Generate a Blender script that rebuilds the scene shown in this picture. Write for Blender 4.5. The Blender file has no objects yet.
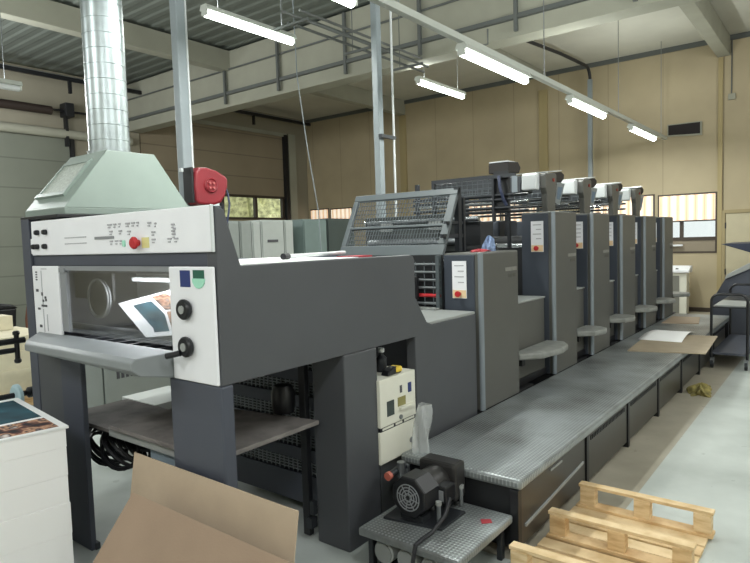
import bpy, bmesh, math, random
from mathutils import Vector, Matrix
random.seed(7)
PI = math.pi
COL = bpy.context.scene.collection

# ------------------------------------------------------------------ helpers
def lin(h):
    h = h.lstrip('#'); v = [int(h[i:i+2], 16)/255 for i in (0, 2, 4)]
    return tuple(c/12.92 if c <= .04045 else ((c+.055)/1.055)**2.4 for c in v) + (1,)

class MB:
    def __init__(s): s.bm = bmesh.new(); s.m = 0
    def _f(s, vs):
        try:
            f = s.bm.faces.new(vs); f.material_index = s.m; return f
        except ValueError: return None
    def hexa(s, a, b):                       # two quads (same winding) joined
        A = [s.bm.verts.new(p) for p in a]; B = [s.bm.verts.new(p) for p in b]
        n = len(A); s._f(A[::-1]); s._f(B)
        for i in range(n): s._f([A[i], A[(i+1) % n], B[(i+1) % n], B[i]])
        return s
    def box(s, x0, x1, y0, y1, z0, z1):
        return s.hexa([(x0,y0,z0),(x1,y0,z0),(x1,y1,z0),(x0,y1,z0)], [(x0,y0,z1),(x1,y0,z1),(x1,y1,z1),(x0,y1,z1)])
    def prism(s, pts, ax, a, b):
        f = {'x': lambda p, t: (t, p[0], p[1]), 'y': lambda p, t: (p[0], t, p[1]), 'z': lambda p, t: (p[0], p[1], t)}[ax]
        return s.hexa([f(p, a) for p in pts], [f(p, b) for p in pts])
    def cyl(s, p0, p1, r0, r1=None, n=16, cap=True):
        r1 = r0 if r1 is None else r1
        p0 = Vector(p0); p1 = Vector(p1); d = (p1-p0).normalized()
        u = d.orthogonal().normalized(); v = d.cross(u)
        A = []; B = []
        for i in range(n):
            c = u*math.cos(2*PI*i/n)+v*math.sin(2*PI*i/n)
            A.append(s.bm.verts.new(p0+c*r0)); B.append(s.bm.verts.new(p1+c*r1))
        if cap: s._f(A[::-1]); s._f(B)
        for i in range(n): s._f([A[i], A[(i+1) % n], B[(i+1) % n], B[i]])
        return s
    def tube(s, path, r, n=8, cap=True):
        P = [Vector(p) for p in path]; rings = []; u = None
        for i, p in enumerate(P):
            d = (P[min(i+1, len(P)-1)]-P[max(i-1, 0)]).normalized()
            if u is None: u = d.orthogonal().normalized()
            u = (u-d*u.dot(d)).normalized(); v = d.cross(u)
            rings.append([s.bm.verts.new(p+(u*math.cos(2*PI*k/n)+v*math.sin(2*PI*k/n))*r) for k in range(n)])
        for a, b in zip(rings, rings[1:]):
            for k in range(n): s._f([a[k], a[(k+1) % n], b[(k+1) % n], b[k]])
        if cap: s._f(rings[0][::-1]); s._f(rings[-1])
        return s
    def lathe(s, prof, base, axis, n=24):    # prof: (radius, along)
        base = Vector(base); d = Vector(axis).normalized(); u = d.orthogonal().normalized(); v = d.cross(u)
        rings = [[s.bm.verts.new(base+d*h+(u*math.cos(2*PI*k/n)+v*math.sin(2*PI*k/n))*max(r, 1e-4)) for k in range(n)] for r, h in prof]
        for a, b in zip(rings, rings[1:]):
            for k in range(n): s._f([a[k], a[(k+1) % n], b[(k+1) % n], b[k]])
        s._f(rings[0][::-1]); s._f(rings[-1]); return s
    def grid(s, fn, nu, nv):
        V = [[s.bm.verts.new(fn(i/nu, j/nv)) for j in range(nv+1)] for i in range(nu+1)]
        for i in range(nu):
            for j in range(nv): s._f([V[i][j], V[i+1][j], V[i+1][j+1], V[i][j+1]])
        return s
    def sheet(s, pts, t=.0015, nrm=(0, 0, 1)):
        n = Vector(nrm)*t
        return s.hexa([Vector(p) for p in pts], [Vector(p)+n for p in pts])
    def build(s, name, mat, parent=None, bevel=0, smooth=False, solid=0, loc=None):
        bmesh.ops.recalc_face_normals(s.bm, faces=s.bm.faces[:])
        off = Vector((0, 0, 0))
        if parent is not None:
            q = parent
            while q is not None: off += q.location; q = q.parent
        elif loc == 'base':
            xs = [v.co for v in s.bm.verts]
            off = Vector(((min(p.x for p in xs)+max(p.x for p in xs))/2, (min(p.y for p in xs)+max(p.y for p in xs))/2, min(p.z for p in xs)))
        for v in s.bm.verts: v.co -= off
        me = bpy.data.meshes.new(name); s.bm.to_mesh(me); s.bm.free()
        o = bpy.data.objects.new(name, me); COL.objects.link(o)
        for m in (mat if isinstance(mat, (list, tuple)) else [mat]): me.materials.append(m)
        if parent is not None: o.parent = parent
        elif loc == 'base': o.location = off
        if smooth:
            for p in me.polygons: p.use_smooth = True
            try: me.set_sharp_from_angle(angle=math.radians(40))
            except Exception: pass
        if solid:
            m = o.modifiers.new('solid', 'SOLIDIFY'); m.thickness = solid
        if bevel:
            m = o.modifiers.new('bevel', 'BEVEL'); m.width = bevel; m.segments = 2; m.limit_method = 'ANGLE'; m.angle_limit = math.radians(50)
        return o

def tag(o, label=None, cat=None, group=None, kind=None):
    for k, v in (('label', label), ('category', cat), ('group', group), ('kind', kind)):
        if v: o[k] = v
    return o
def thing(name, label, cat, loc, group=None):
    o = bpy.data.objects.new(name, None); COL.objects.link(o); o.location = loc; o.empty_display_size = .1
    return tag(o, label, cat, group)
def box(name, mat, parent, x0, x1, y0, y1, z0, z1, bevel=.004):
    return MB().box(x0, x1, y0, y1, z0, z1).build(name, mat, parent, bevel)
def copy_tree(o, d, label=None, parent=None):
    c = o.copy(); COL.objects.link(c)
    if parent is None: c.location = o.location+Vector(d)
    else: c.parent = parent
    if label: c['label'] = label
    for ch in [x for x in bpy.data.objects if x.parent == o]: copy_tree(ch, d, None, c)
    return c

# ------------------------------------------------------------------ materials
def mat(name, col, rough=.5, metal=0, noise=0, nscale=6, bump=0, bscale=60, spec=.5, emit=None, estr=0, alpha=1, coat=0):
    m = bpy.data.materials.new(name); m.use_nodes = True; nt = m.node_tree; N = nt.nodes; L = nt.links
    b = N['Principled BSDF']; c = lin(col) if isinstance(col, str) else col
    b.inputs['Base Color'].default_value = c; b.inputs['Roughness'].default_value = rough
    b.inputs['Metallic'].default_value = metal; b.inputs['Specular IOR Level'].default_value = spec
    b.inputs['Coat Weight'].default_value = coat
    if emit: b.inputs['Emission Color'].default_value = lin(emit); b.inputs['Emission Strength'].default_value = estr
    if alpha < 1: b.inputs['Alpha'].default_value = alpha
    tc = N.new('ShaderNodeTexCoord')
    if noise:
        n = N.new('ShaderNodeTexNoise'); n.inputs['Scale'].default_value = nscale; n.inputs['Detail'].default_value = 5
        L.new(tc.outputs['Object'], n.inputs['Vector'])
        r = N.new('ShaderNodeValToRGB'); r.color_ramp.elements[0].position = .3; r.color_ramp.elements[1].position = .7
        r.color_ramp.elements[0].color = tuple(x*(1-noise) for x in c[:3])+(1,); r.color_ramp.elements[1].color = tuple(min(1, x*(1+noise)) for x in c[:3])+(1,)
        L.new(n.outputs['Fac'], r.inputs['Fac']); L.new(r.outputs['Color'], b.inputs['Base Color'])
    if bump:
        n = N.new('ShaderNodeTexNoise'); n.inputs['Scale'].default_value = bscale
        L.new(tc.outputs['Object'], n.inputs['Vector'])
        k = N.new('ShaderNodeBump'); k.inputs['Strength'].default_value = bump; k.inputs['Distance'].default_value = .01
        L.new(n.outputs['Fac'], k.inputs['Height']); L.new(k.outputs['Normal'], b.inputs['Normal'])
    return m
def nd(nt, t, **kw):
    n = nt.nodes.new('ShaderNode'+t)
    for k, v in kw.items(): setattr(n, k, v)
    return n
def mth(nt, op, a, b=None):
    n = nd(nt, 'Math', operation=op)
    for i, v in enumerate((a, b)):
        if v is None: continue
        if isinstance(v, (int, float)): n.inputs[i].default_value = v
        else: nt.links.new(v, n.inputs[i])
    return n.outputs[0]
def seam_mat(name, col, axis, pitch, width, dark=.7, off=0, rough=.7, noise=.08, col2=None, wide=0):
    """painted panels with joints every `pitch` metres along one axis"""
    m = mat(name, col, rough, noise=noise, nscale=.9); nt = m.node_tree; L = nt.links
    b = nt.nodes['Principled BSDF']; tc = [n for n in nt.nodes if n.type == 'TEX_COORD'][0]
    sp = nd(nt, 'SeparateXYZ'); L.new(tc.outputs['Object'], sp.inputs[0])
    v = mth(nt, 'FRACT', mth(nt, 'DIVIDE', mth(nt, 'ADD', sp.outputs['XYZ'.index(axis)], off), pitch))
    line = mth(nt, 'LESS_THAN', v, width/pitch)
    src = b.inputs['Base Color'].links[0].from_socket
    mx = nd(nt, 'MixRGB', blend_type='MULTIPLY'); mx.inputs[2].default_value = (dark, dark, dark, 1)
    L.new(line, mx.inputs[0]); L.new(src, mx.inputs[1]); L.new(mx.outputs[0], b.inputs['Base Color'])
    return m

M = {}
M['grey'] = mat('press dark grey paint', '#4a4c50', .45, noise=.05, nscale=3, bump=.05, bscale=250)
M['greyblue'] = mat('press blue grey paint', '#464a55', .5, noise=.06, nscale=3, bump=.05, bscale=250)
M['cover'] = mat('warm grey cover paint', '#555551', .42, noise=.05, nscale=2.5, bump=.04, bscale=250)
M['coverfront'] = mat('slate cover front', '#3c424c', .5, noise=.05, nscale=3)
M['edge'] = mat('silver edge strip', '#848c93', .35, metal=.35)
M['ltgrey'] = mat('light grey metal', '#949795', .45, noise=.05)
M['midgrey'] = mat('mid grey plastic', '#84878a', .5, noise=.05)
M['white'] = mat('white panel', '#e9eaee', .4, noise=.02)
M['offwhite'] = mat('off white enamel', '#dddccf', .42, noise=.04)
M['black'] = mat('black plastic', '#15161a', .4)
M['dark'] = mat('dark machine interior', '#1b1d20', .6, noise=.2)
M['darkmetal'] = mat('dark steel', '#33363a', .4, metal=.4, noise=.1)
M['chrome'] = mat('polished roller steel', '#b9bdc0', .22, metal=.9)
M['steel'] = mat('brushed steel', '#8d9194', .4, metal=.8, noise=.1)
M['red'] = mat('red plastic', '#b3262c', .4, noise=.05)
M['reelred'] = mat('hose reel red', '#85202a', .42, noise=.08)
M['reelhub'] = mat('hose reel embossed ring', '#b5605f', .5)
M['yellow'] = mat('yellow plastic', '#e0c040', .45)
M['ink'] = mat('printed legend ink', '#4a4a50', .6)
M['inkl'] = mat('faint legend ink', '#a9a9ae', .6)
M['blue'] = mat('blue label', '#27366f', .5)
M['green'] = mat('green label', '#1f5a48', .5)
M['mint'] = mat('mint label', '#9fd8c0', .5)
M['hood'] = mat('hood pale green grey paint', '#828f88', .45, noise=.05, nscale=4)
M['hoodgrille'] = mat('hood filter mesh', '#9aa29a', .6, noise=.25, nscale=60)
M['post'] = mat('light grey post paint', '#868f93', .45, noise=.05)
M['cream'] = mat('cream paper', '#cfc7ae', .7, noise=.06, nscale=9)
M['paper'] = mat('white paper', '#fbfbfb', .75)
M['carton'] = mat('brown corrugated cardboard', '#b4a18b', .8, noise=.06, nscale=5, bump=.06, bscale=120)
M['carton2'] = mat('brown cardboard inner face', '#98826e', .8, noise=.08, nscale=3, bump=.06, bscale=120)
M['pink'] = mat('grey beige board', '#a89a84', .75, noise=.06)
M['hose'] = mat('blue black hose', '#2c3550', .4)
M['cable'] = mat('black rubber cable', '#1d1e22', .5)
M['rag'] = mat('yellow green rag', '#857b48', .9, noise=.5, nscale=18)
M['ragw'] = mat('blue white rag', '#7f92b4', .9, noise=.5, nscale=30)
M['redcloth'] = mat('red cloth', '#a63840', .85)
M['cab'] = mat('grey cabinet paint', '#8d9390', .5, noise=.04)
M['cabl'] = mat('pale cabinet paint', '#a9aeab', .5, noise=.04)
M['cabg'] = mat('green grey cabinet paint', '#6a7a78', .5, noise=.05)
M['cabd'] = mat('dark green cabinet paint', '#37413f', .55, noise=.05)
M['beam'] = mat('pale painted concrete', '#9a9a8c', .8, noise=.07, nscale=2)
M['ceil'] = mat('pale ceiling panels', '#bdbdb2', .85, noise=.06, nscale=1.5)
M['deck'] = mat('corrugated roof deck', '#6a706a', .6, noise=.08, nscale=2)
M['conduit'] = mat('grey conduit', '#5c605e', .5)
M['trunk'] = mat('white light trunking', '#b9bdb6', .5)
M['frame'] = mat('dark bronze window frame', '#3f352c', .5)
M['soft'] = mat('grey motor casting', '#2c2b2b', .38, noise=.1)
M['can'] = mat('pale grey canister', '#a3a6a4', .45)
M['mwire'] = mat('grey guard wire', '#555c60', .5, metal=.2)
M['gframe'] = mat('guard frame grey green', '#4e5558', .45, noise=.05)
M['tray'] = mat('worn grey step tray', '#858783', .55, noise=.16, nscale=14)
M['traybrown'] = mat('dark brown tray', '#1a1310', .6)
M['flapin'] = mat('blue grey flap face', '#5f7488', .5)
M['dull'] = mat('dull white paper', '#b4b7b5', .75)
M['wb'] = mat('white enamel duct cover', '#cfd3d4', .4)

# timber
def wood(name, c1, c2):
    m = mat(name, c1, .7); nt = m.node_tree; L = nt.links; b = nt.nodes['Principled BSDF']
    tc = [n for n in nt.nodes if n.type == 'TEX_COORD'][0]
    mp = nd(nt, 'Mapping'); mp.inputs['Scale'].default_value = (3, 3, 14); L.new(tc.outputs['Object'], mp.inputs[0])
    n = nd(nt, 'TexNoise'); n.inputs['Scale'].default_value = 3; n.inputs['Detail'].default_value = 6; L.new(mp.outputs[0], n.inputs['Vector'])
    r = nd(nt, 'ValToRGB'); r.color_ramp.elements[0].color = lin(c2); r.color_ramp.elements[1].color = lin(c1)
    r.color_ramp.elements[0].position = .3; r.color_ramp.elements[1].position = .6
    L.new(n.outputs['Fac'], r.inputs[0]); L.new(r.outputs[0], b.inputs['Base Color'])
    return m
M['pine'] = wood('pale pine', '#e2c9a0', '#c6a778')
M['pine2'] = wood('warm pine', '#dabd90', '#bd9a6c')
M['board'] = wood('grey worn pile board', '#7d7875', '#625d5b')

# galvanised duct
def galv():
    m = mat('galvanised spiral duct', '#9aa3a4', .36, metal=.85, noise=.15, nscale=9)
    return m
M['galv'] = galv()

def tread():
    m = mat('aluminium tread plate', '#7d8285', .42, metal=.55); nt = m.node_tree; L = nt.links; b = nt.nodes['Principled BSDF']
    tc = [n for n in nt.nodes if n.type == 'TEX_COORD'][0]
    sp = nd(nt, 'SeparateXYZ'); L.new(tc.outputs['Object'], sp.inputs[0])
    X, Y = sp.outputs[0], sp.outputs[1]
    p = .022
    u = mth(nt, 'MULTIPLY', mth(nt, 'ADD', X, Y), PI/p); v = mth(nt, 'MULTIPLY', mth(nt, 'SUBTRACT', X, Y), PI/p)
    lug = mth(nt, 'MULTIPLY', mth(nt, 'SINE', u), mth(nt, 'SINE', v))
    h = mth(nt, 'GREATER_THAN', lug, .35)
    n = nd(nt, 'TexNoise'); n.inputs['Scale'].default_value = 2.2; n.inputs['Detail'].default_value = 6; L.new(tc.outputs['Object'], n.inputs['Vector'])
    r = nd(nt, 'ValToRGB'); e = r.color_ramp.elements
    e[0].position = .3; e[0].color = lin('#6d6f6d'); e[1].position = .65; e[1].color = lin('#a3a9ab')
    L.new(n.outputs['Fac'], r.inputs[0])
    mx = nd(nt, 'MixRGB', blend_type='MIX'); mx.inputs[2].default_value = lin('#c6cccd')
    L.new(mth(nt, 'MULTIPLY', h, .55), mx.inputs[0]); L.new(r.outputs[0], mx.inputs[1]); L.new(mx.outputs[0], b.inputs['Base Color'])
    k = nd(nt, 'Bump'); k.inputs['Strength'].default_value = .5; k.inputs['Distance'].default_value = .002
    L.new(lug, k.inputs['Height']); L.new(k.outputs[0], b.inputs['Normal'])
    return m
M['tread'] = tread()

def glass(name, tint='#ffffff', refl=.12, rough=.02):
    m = bpy.data.materials.new(name); m.use_nodes = True; nt = m.node_tree; nt.nodes.clear()
    o = nd(nt, 'OutputMaterial'); a = nd(nt, 'BsdfTransparent'); a.inputs[0].default_value = lin(tint)
    g = nd(nt, 'BsdfGlossy'); g.inputs['Roughness'].default_value = rough
    x = nd(nt, 'MixShader'); x.inputs[0].default_value = refl
    nt.links.new(a.outputs[0], x.inputs[1]); nt.links.new(g.outputs[0], x.inputs[2]); nt.links.new(x.outputs[0], o.inputs[0])
    return m
M['glass'] = glass('window glass', '#f4f8f6', .06)
M['pglass'] = glass('clear plastic door', '#f2f4f6', .26, .12)
M['film'] = glass('thin clear plastic film', '#e6e8e8', .35, .25)

def emis(name, col, s):
    m = bpy.data.materials.new(name); m.use_nodes = True; nt = m.node_tree; nt.nodes.clear()
    o = nd(nt, 'OutputMaterial'); e = nd(nt, 'Emission'); e.inputs[0].default_value = lin(col); e.inputs[1].default_value = s
    nt.links.new(e.outputs[0], o.inputs[0]); return m
M['tube'] = emis('lit fluorescent tube', '#f2fff4', 14)

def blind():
    m = mat('vertical blind with painted glow', '#efe0cf', .8); nt = m.node_tree; L = nt.links; b = nt.nodes['Principled BSDF']
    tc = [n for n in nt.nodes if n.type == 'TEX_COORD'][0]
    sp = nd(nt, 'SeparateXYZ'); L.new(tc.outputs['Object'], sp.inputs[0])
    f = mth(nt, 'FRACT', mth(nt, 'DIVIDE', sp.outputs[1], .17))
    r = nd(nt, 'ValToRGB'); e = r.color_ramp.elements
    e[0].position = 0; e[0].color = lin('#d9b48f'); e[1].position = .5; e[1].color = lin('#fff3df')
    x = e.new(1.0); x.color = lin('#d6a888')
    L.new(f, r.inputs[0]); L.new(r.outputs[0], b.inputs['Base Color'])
    L.new(r.outputs[0], b.inputs['Emission Color']); b.inputs['Emission Strength'].default_value = .75  # daylight glow put into the blind colour as emission
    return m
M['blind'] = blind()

def floor_mat():
    m = mat('painted workshop floor', '#b4bab6', .45); nt = m.node_tree; L = nt.links; b = nt.nodes['Principled BSDF']
    tc = [n for n in nt.nodes if n.type == 'TEX_COORD'][0]
    sp = nd(nt, 'SeparateXYZ'); L.new(tc.outputs['Object'], sp.inputs[0])
    n = nd(nt, 'TexNoise'); n.inputs['Scale'].default_value = 1.6; n.inputs['Detail'].default_value = 8; L.new(tc.outputs['Object'], n.inputs['Vector'])
    r1 = nd(nt, 'ValToRGB'); r1.color_ramp.elements[0].position = .3; r1.color_ramp.elements[0].color = lin('#a2a8a4'); r1.color_ramp.elements[1].position = .65; r1.color_ramp.elements[1].color = lin('#c0c6c2')
    r2 = nd(nt, 'ValToRGB'); r2.color_ramp.elements[0].position = .3; r2.color_ramp.elements[0].color = lin('#8f897a'); r2.color_ramp.elements[1].position = .7; r2.color_ramp.elements[1].color = lin('#b0aa9a')
    L.new(n.outputs['Fac'], r1.inputs[0]); L.new(n.outputs['Fac'], r2.inputs[0])
    band = mth(nt, 'MULTIPLY', mth(nt, 'GREATER_THAN', sp.outputs[1], 1.06), mth(nt, 'GREATER_THAN', sp.outputs[0], 2.9))
    mx = nd(nt, 'MixRGB'); L.new(band, mx.inputs[0]); L.new(r1.outputs[0], mx.inputs[1]); L.new(r2.outputs[0], mx.inputs[2])
    # scuffs
    n2 = nd(nt, 'TexNoise'); n2.inputs['Scale'].default_value = 9; n2.inputs['Detail'].default_value = 4; L.new(tc.outputs['Object'], n2.inputs['Vector'])
    sc = mth(nt, 'MULTIPLY', mth(nt, 'GREATER_THAN', n2.outputs['Fac'], .7), .35)
    m2 = nd(nt, 'MixRGB', blend_type='MULTIPLY'); m2.inputs[2].default_value = (.5, .5, .48, 1)
    L.new(sc, m2.inputs[0]); L.new(mx.outputs[0], m2.inputs[1]); L.new(m2.outputs[0], b.inputs['Base Color'])
    return m
M['floor'] = floor_mat()
M['wallend'] = seam_mat('beige wall panels', '#ada084', 'Y', 1.15, .02, .78, .3)
M['wallleft'] = mat('grey beige wall', '#8f8a7a', .8, noise=.06, nscale=1)
M['wallback'] = mat('plain pale wall', '#b6b2a4', .8, noise=.05, nscale=1)
M['doorA'] = seam_mat('sectional door grey green', '#777b70', 'Z', .62, .03, .72, .05)
M['doorB'] = seam_mat('sectional door beige', '#8d826e', 'Z', .62, .03, .72, .05)
M['doorE'] = mat('cream door leaf', '#b9b095', .6, noise=.03)
M['leaf'] = mat('sunlit foliage', '#b0b088', .9, noise=.6, nscale=5)
M['grass'] = mat('outdoor ground', '#8b9070', .9, noise=.3, nscale=1)

# printed picture: teal block and photo strips in local XY
def picture(name, paper='#eef0f0', stack=False):
    """white sheet; teal picture and photographs laid out in the sheet UVs"""
    m = mat(name, paper, .5); nt = m.node_tree; L = nt.links; b = nt.nodes['Principled BSDF']
    tc = [n for n in nt.nodes if n.type == 'TEX_COORD'][0]
    mp = nd(nt, 'Mapping'); L.new(tc.outputs['UV'], mp.inputs[0])
    sp = nd(nt, 'SeparateXYZ'); L.new(mp.outputs[0], sp.inputs[0]); U, V = sp.outputs[0], sp.outputs[1]
    def rect(a, bb, c, d):
        r = mth(nt, 'MULTIPLY', mth(nt, 'GREATER_THAN', U, a), mth(nt, 'LESS_THAN', U, bb))
        return mth(nt, 'MULTIPLY', r, mth(nt, 'MULTIPLY', mth(nt, 'GREATER_THAN', V, c), mth(nt, 'LESS_THAN', V, d)))
    def noisy(scale, stops):
        n = nd(nt, 'TexNoise'); n.inputs['Scale'].default_value = scale; n.inputs['Detail'].default_value = 2.2; L.new(mp.outputs[0], n.inputs['Vector'])
        r = nd(nt, 'ValToRGB'); e = r.color_ramp.elements
        e[0].position = stops[0][0]; e[0].color = lin(stops[0][1]); e[1].position = stops[-1][0]; e[1].color = lin(stops[-1][1])
        for p, c in stops[1:-1]: q = e.new(p); q.color = lin(c)
        L.new(n.outputs['Fac'], r.inputs[0]); return r.outputs[0]
    teal = noisy(3.5, [(.35, '#0d3642'), (.6, '#17505f'), (.8, '#3d7a82')])
    photo = noisy(9, [(.36, '#1a1418'), (.47, '#6a3f34'), (.55, '#c79a78'), (.63, '#3b2a30'), (.75, '#d9cfc8')])
    base = nd(nt, 'RGB'); base.outputs[0].default_value = lin(paper); cur = base.outputs[0]
    for (a, bb, c, d, src) in ((.06, .66, .05, .95, teal), (.70, .97, .05, .42, photo), (.70, .97, .46, .95, photo)) if stack else ((.17, .44, .08, .84, teal), (.49, .70, .05, .48, photo), (.49, .70, .52, .95, photo), (.75, .97, .08, .92, photo)):
        mx = nd(nt, 'MixRGB'); L.new(rect(a, bb, c, d), mx.inputs[0]); L.new(cur, mx.inputs[1]); L.new(src, mx.inputs[2]); cur = mx.outputs[0]
    L.new(cur, b.inputs['Base Color']); b.inputs['Roughness'].default_value = .75; b.inputs['Specular IOR Level'].default_value = .2; return m

# ================================================================== SETTING
def struct(name, mb, m, parent=None, bevel=0):
    o = mb.build(name, m, parent, bevel)
    if parent is None: o['kind'] = 'structure'
    return o
def sroot(name, loc):
    o = bpy.data.objects.new(name, None); COL.objects.link(o); o.location = loc; o['kind'] = 'structure'; return o
XE, YL, ZR = 14.4, 13.8, 5.63
X0, Y0 = -3.6, -4.0
struct('floor', MB().box(X0-.2, XE+.2, Y0-.2, YL+.2, -.15, 0), M['floor'])
# roof: corrugated deck this side of the girder, plain panels beyond it
mb = MB(); p = .28; x = X0; prof = []
while x < 8.2:
    prof += [(x, ZR+.042), (x+.1, ZR+.042), (x+.14, ZR+.06), (x+.24, ZR+.06)]; x += p
prof += [(8.3, ZR)]
mb.prism(prof+[(8.3, ZR+.2), (X0, ZR+.2)], 'y', Y0-.2, YL+.2)
struct('ceiling', mb, M['deck'])
struct('ceiling', MB().box(8.3, XE+.2, Y0-.2, YL+.2, ZR, ZR+.2), M['ceil'])
# end wall with window openings (y0, y1, z0, z1)
WINS = [(2.11, 3.26, 1.25, 2.52), (3.32, 4.75, 1.25, 2.55), (5.6, 6.95, 1.25, 2.62), (7.0, 8.4, 1.25, 2.62), (11.95, 12.85, 1.35, 2.76), (12.91, 13.72, 1.35, 2.78)]
mb = MB(); y = Y0-.2
for (a, b, c, d) in WINS:
    mb.box(XE, XE+.2, y, a, 0, ZR); mb.box(XE, XE+.2, a, b, 0, c); mb.box(XE, XE+.2, a, b, d, ZR); y = b
mb.box(XE, XE+.2, y, YL+.2, 0, ZR)
struct('wall_end', mb, M['wallend'])
DRS = [(2.6, 6.85, 0, 4.27), (8.5, 13.45, 0, 5.05)]
mb = MB(); x = X0-.2
for (a, b, c, d) in DRS:
    mb.box(x, a, YL, YL+.2, 0, ZR); mb.box(a, b, YL, YL+.2, d, ZR); x = b
mb.box(x, XE, YL, YL+.2, 0, ZR)
struct('wall_left', mb, M['wallleft'])
struct('wall_right', MB().box(X0-.2, XE, Y0-.2, Y0, 0, ZR), M['wallback'])
struct('wall_back', MB().box(X0-.2, X0, Y0, YL, 0, ZR), M['wallback'])
struct('baseboard_end', MB().box(XE-.02, XE, Y0, .78, 0, .09).box(XE-.02, XE, 2.02, YL, 0, .09), M['frame'])
# pilaster strips on the end wall
for k, yy in enumerate((2.085, 9.95, 5.8)):
    struct('trim_%d' % (k+1), MB().box(XE-.05, XE, yy-(.07 if k else .062), yy+(.14 if k else .02), .09, 5.22), mat('pilaster paint', '#a3946c', .7))
struct('trim_4', MB().box(XE-.04, XE, Y0, YL, ZR-.1, ZR), M['conduit'])
# girder with conduits and straps
gr = MB().box(8.2, 8.55, Y0, YL, 4.53, ZR).build('trim_5', M['beam'], None, .01); gr['kind'] = 'structure'
MB().box(8.13, 8.2, Y0, YL, 4.76, 4.82).build('cable_tray', M['conduit'], gr)
MB().cyl((8.17, Y0, 5.26), (8.17, YL, 5.26), .018, n=8).build('conduit', M['conduit'], gr)
for yy in (10.0, 8.45, 6.8, 5.28, 3.68, 2.1, 11.6):
    MB().box(8.11, 8.16, yy-.02, yy+.03, 4.58, 5.6).build('strap', M['conduit'], gr)
for i, yy in enumerate((10.0, 2.0)):
    o = MB().box(X0, 8.2, yy-.1, yy+.13, 5.24, ZR).build('trim_%d' % (6+i*2), M['beam'], None, .01); o['kind'] = 'structure'
    o = MB().box(8.55, XE, yy-.1, yy+.13, 5.24, ZR).build('trim_%d' % (7+i*2), M['beam'], None, .01); o['kind'] = 'structure'
struct('trim_10', MB().box(8.55, XE, 5.75, 5.9, 5.5, ZR), M['beam'])

def window(n, a, b, c, d, bl, mull=True):
    r = sroot('window_%d' % n, (XE, (a+b)/2, c))
    f = .035; x0, x1 = XE-.015, XE+.08
    mb = MB().box(x0, x1, a, a+f, c, d).box(x0, x1, b-f, b, c, d).box(x0, x1, a+f, b-f, d-f, d).box(x0, x1, a+f, b-f, c, c+f)
    mb.build('window_frame', M['frame'], r)
    zt = c+.29
    MB().box(XE+.0, XE+.07, a+f, b-f, zt-.02, zt+.05).build('transom', M['frame'], r)
    if mull: MB().box(XE+.0, XE+.07, a+(b-a)*.56, a+(b-a)*.56+.07, zt+.05, d-f).build('mullion', M['frame'], r)
    MB().box(XE+.02, XE+.05, a+f, b-f, c+f, zt-.02).build('lower_panel', mat('window lower panel', '#8a7f6d', .6), r)
    MB().box(XE+.03, XE+.04, a+f, b-f, zt+.05, d-f).build('pane', M['glass'], r)
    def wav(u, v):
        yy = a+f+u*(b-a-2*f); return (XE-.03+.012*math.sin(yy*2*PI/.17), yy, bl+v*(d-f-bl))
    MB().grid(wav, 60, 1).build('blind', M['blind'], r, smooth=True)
    MB().box(XE-.045, XE+.01, a+f, b-f, bl-.02, bl+.01).build('blind_rail', M['frame'], r)
for i, (a, b, c, d) in enumerate(WINS): window(i+1, a, b, c, d, [1.94, 2.0, 1.75, 1.9, 1.8, 1.8][i], i == 0)
# end door
dr = sroot('door_3', (XE, 1.4, 0))
MB().box(XE-.05, XE, .78, .84, 0, 2.13).box(XE-.05, XE, 1.96, 2.02, 0, 2.13).box(XE-.05, XE, .84, 1.96, 2.06, 2.13).build('door_frame', mat('door frame tan', '#9a8c68', .6), dr)
MB().box(XE-.035, XE-.005, .85, 1.95, .01, 2.05).build('door_leaf', M['doorE'], dr, .003)
for z in (.4, .8, 1.75): MB().cyl((XE-.05, 1.955, z), (XE-.05, 1.955, z+.12), .012, n=8).build('hinge', M['darkmetal'], dr)
# dock doors in left wall
d1 = sroot('door_1', (4.7, YL, 0))
MB().box(2.65, 6.8, YL+.03, YL+.1, 0, 4.25).build('door_leaf', M['doorA'], d1)
MB().box(6.78, 6.86, YL-.06, YL+.05, 0, 4.2).build('door_rail', M['black'], d1)
MB().cyl((2.5, YL-.12, 4.28), (8.2, YL-.12, 4.28), .1, n=12).build('torsion_tube', M['beam'], d1, smooth=True)
d2 = sroot('door_2', (11, YL, 0))
mb = MB().box(8.55, 13.4, YL+.03, YL+.1, 0, 2.48).box(8.55, 13.4, YL+.03, YL+.1, 3.14, 5.02)
wx = [8.55, 9.6, 10.98, 12.2, 13.3, 13.4]
mb.build('door_leaf', M['doorB'], d2)
mb = MB().box(8.55, 13.4, YL+.01, YL+.12, 3.09, 3.16).box(8.55, 13.4, YL+.01, YL+.12, 2.46, 2.51)
for x in wx[:-1]: mb.box(x-.04, x+.04, YL+.01, YL+.12, 2.5, 3.1)
mb.build('window_frame', M['frame'], d2)
MB().box(8.55, 13.4, YL+.06, YL+.07, 2.5, 3.1).build('pane', M['glass'], d2)
MB().box(13.36, 13.5, YL-.08, YL+.03, 0, 5.05).build('door_rail', M['black'], d2)
MB().box(13.55, 13.85, YL-.06, YL, 0, 5.1).build('door_jamb', M['beam'], d2)
MB().box(8.5, 13.5, YL-.05, YL+.02, 5.0, 5.1).build('lintel', M['beam'], d2)
MB().box(2.6, 13.9, 13.1, 13.16, 5.3, 5.38).build('ceiling_track', M['black'], d2)
MB().box(2.6, 13.9, 13.16, 13.36, 5.37, 5.41).build('track_plate', M['steel'], d2)
MB().cyl((4.0, 13.5, 4.71), (6.28, 13.5, 4.71), .09, n=14).build('drive_tube', mat('dark brown drive tube', '#2b211c', .6), d1, smooth=True)
MB().cyl((6.28, 13.5, 4.74), (7.2, 13.5, 4.74), .025, n=8).build('drive_shaft', M['black'], d1)
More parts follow.
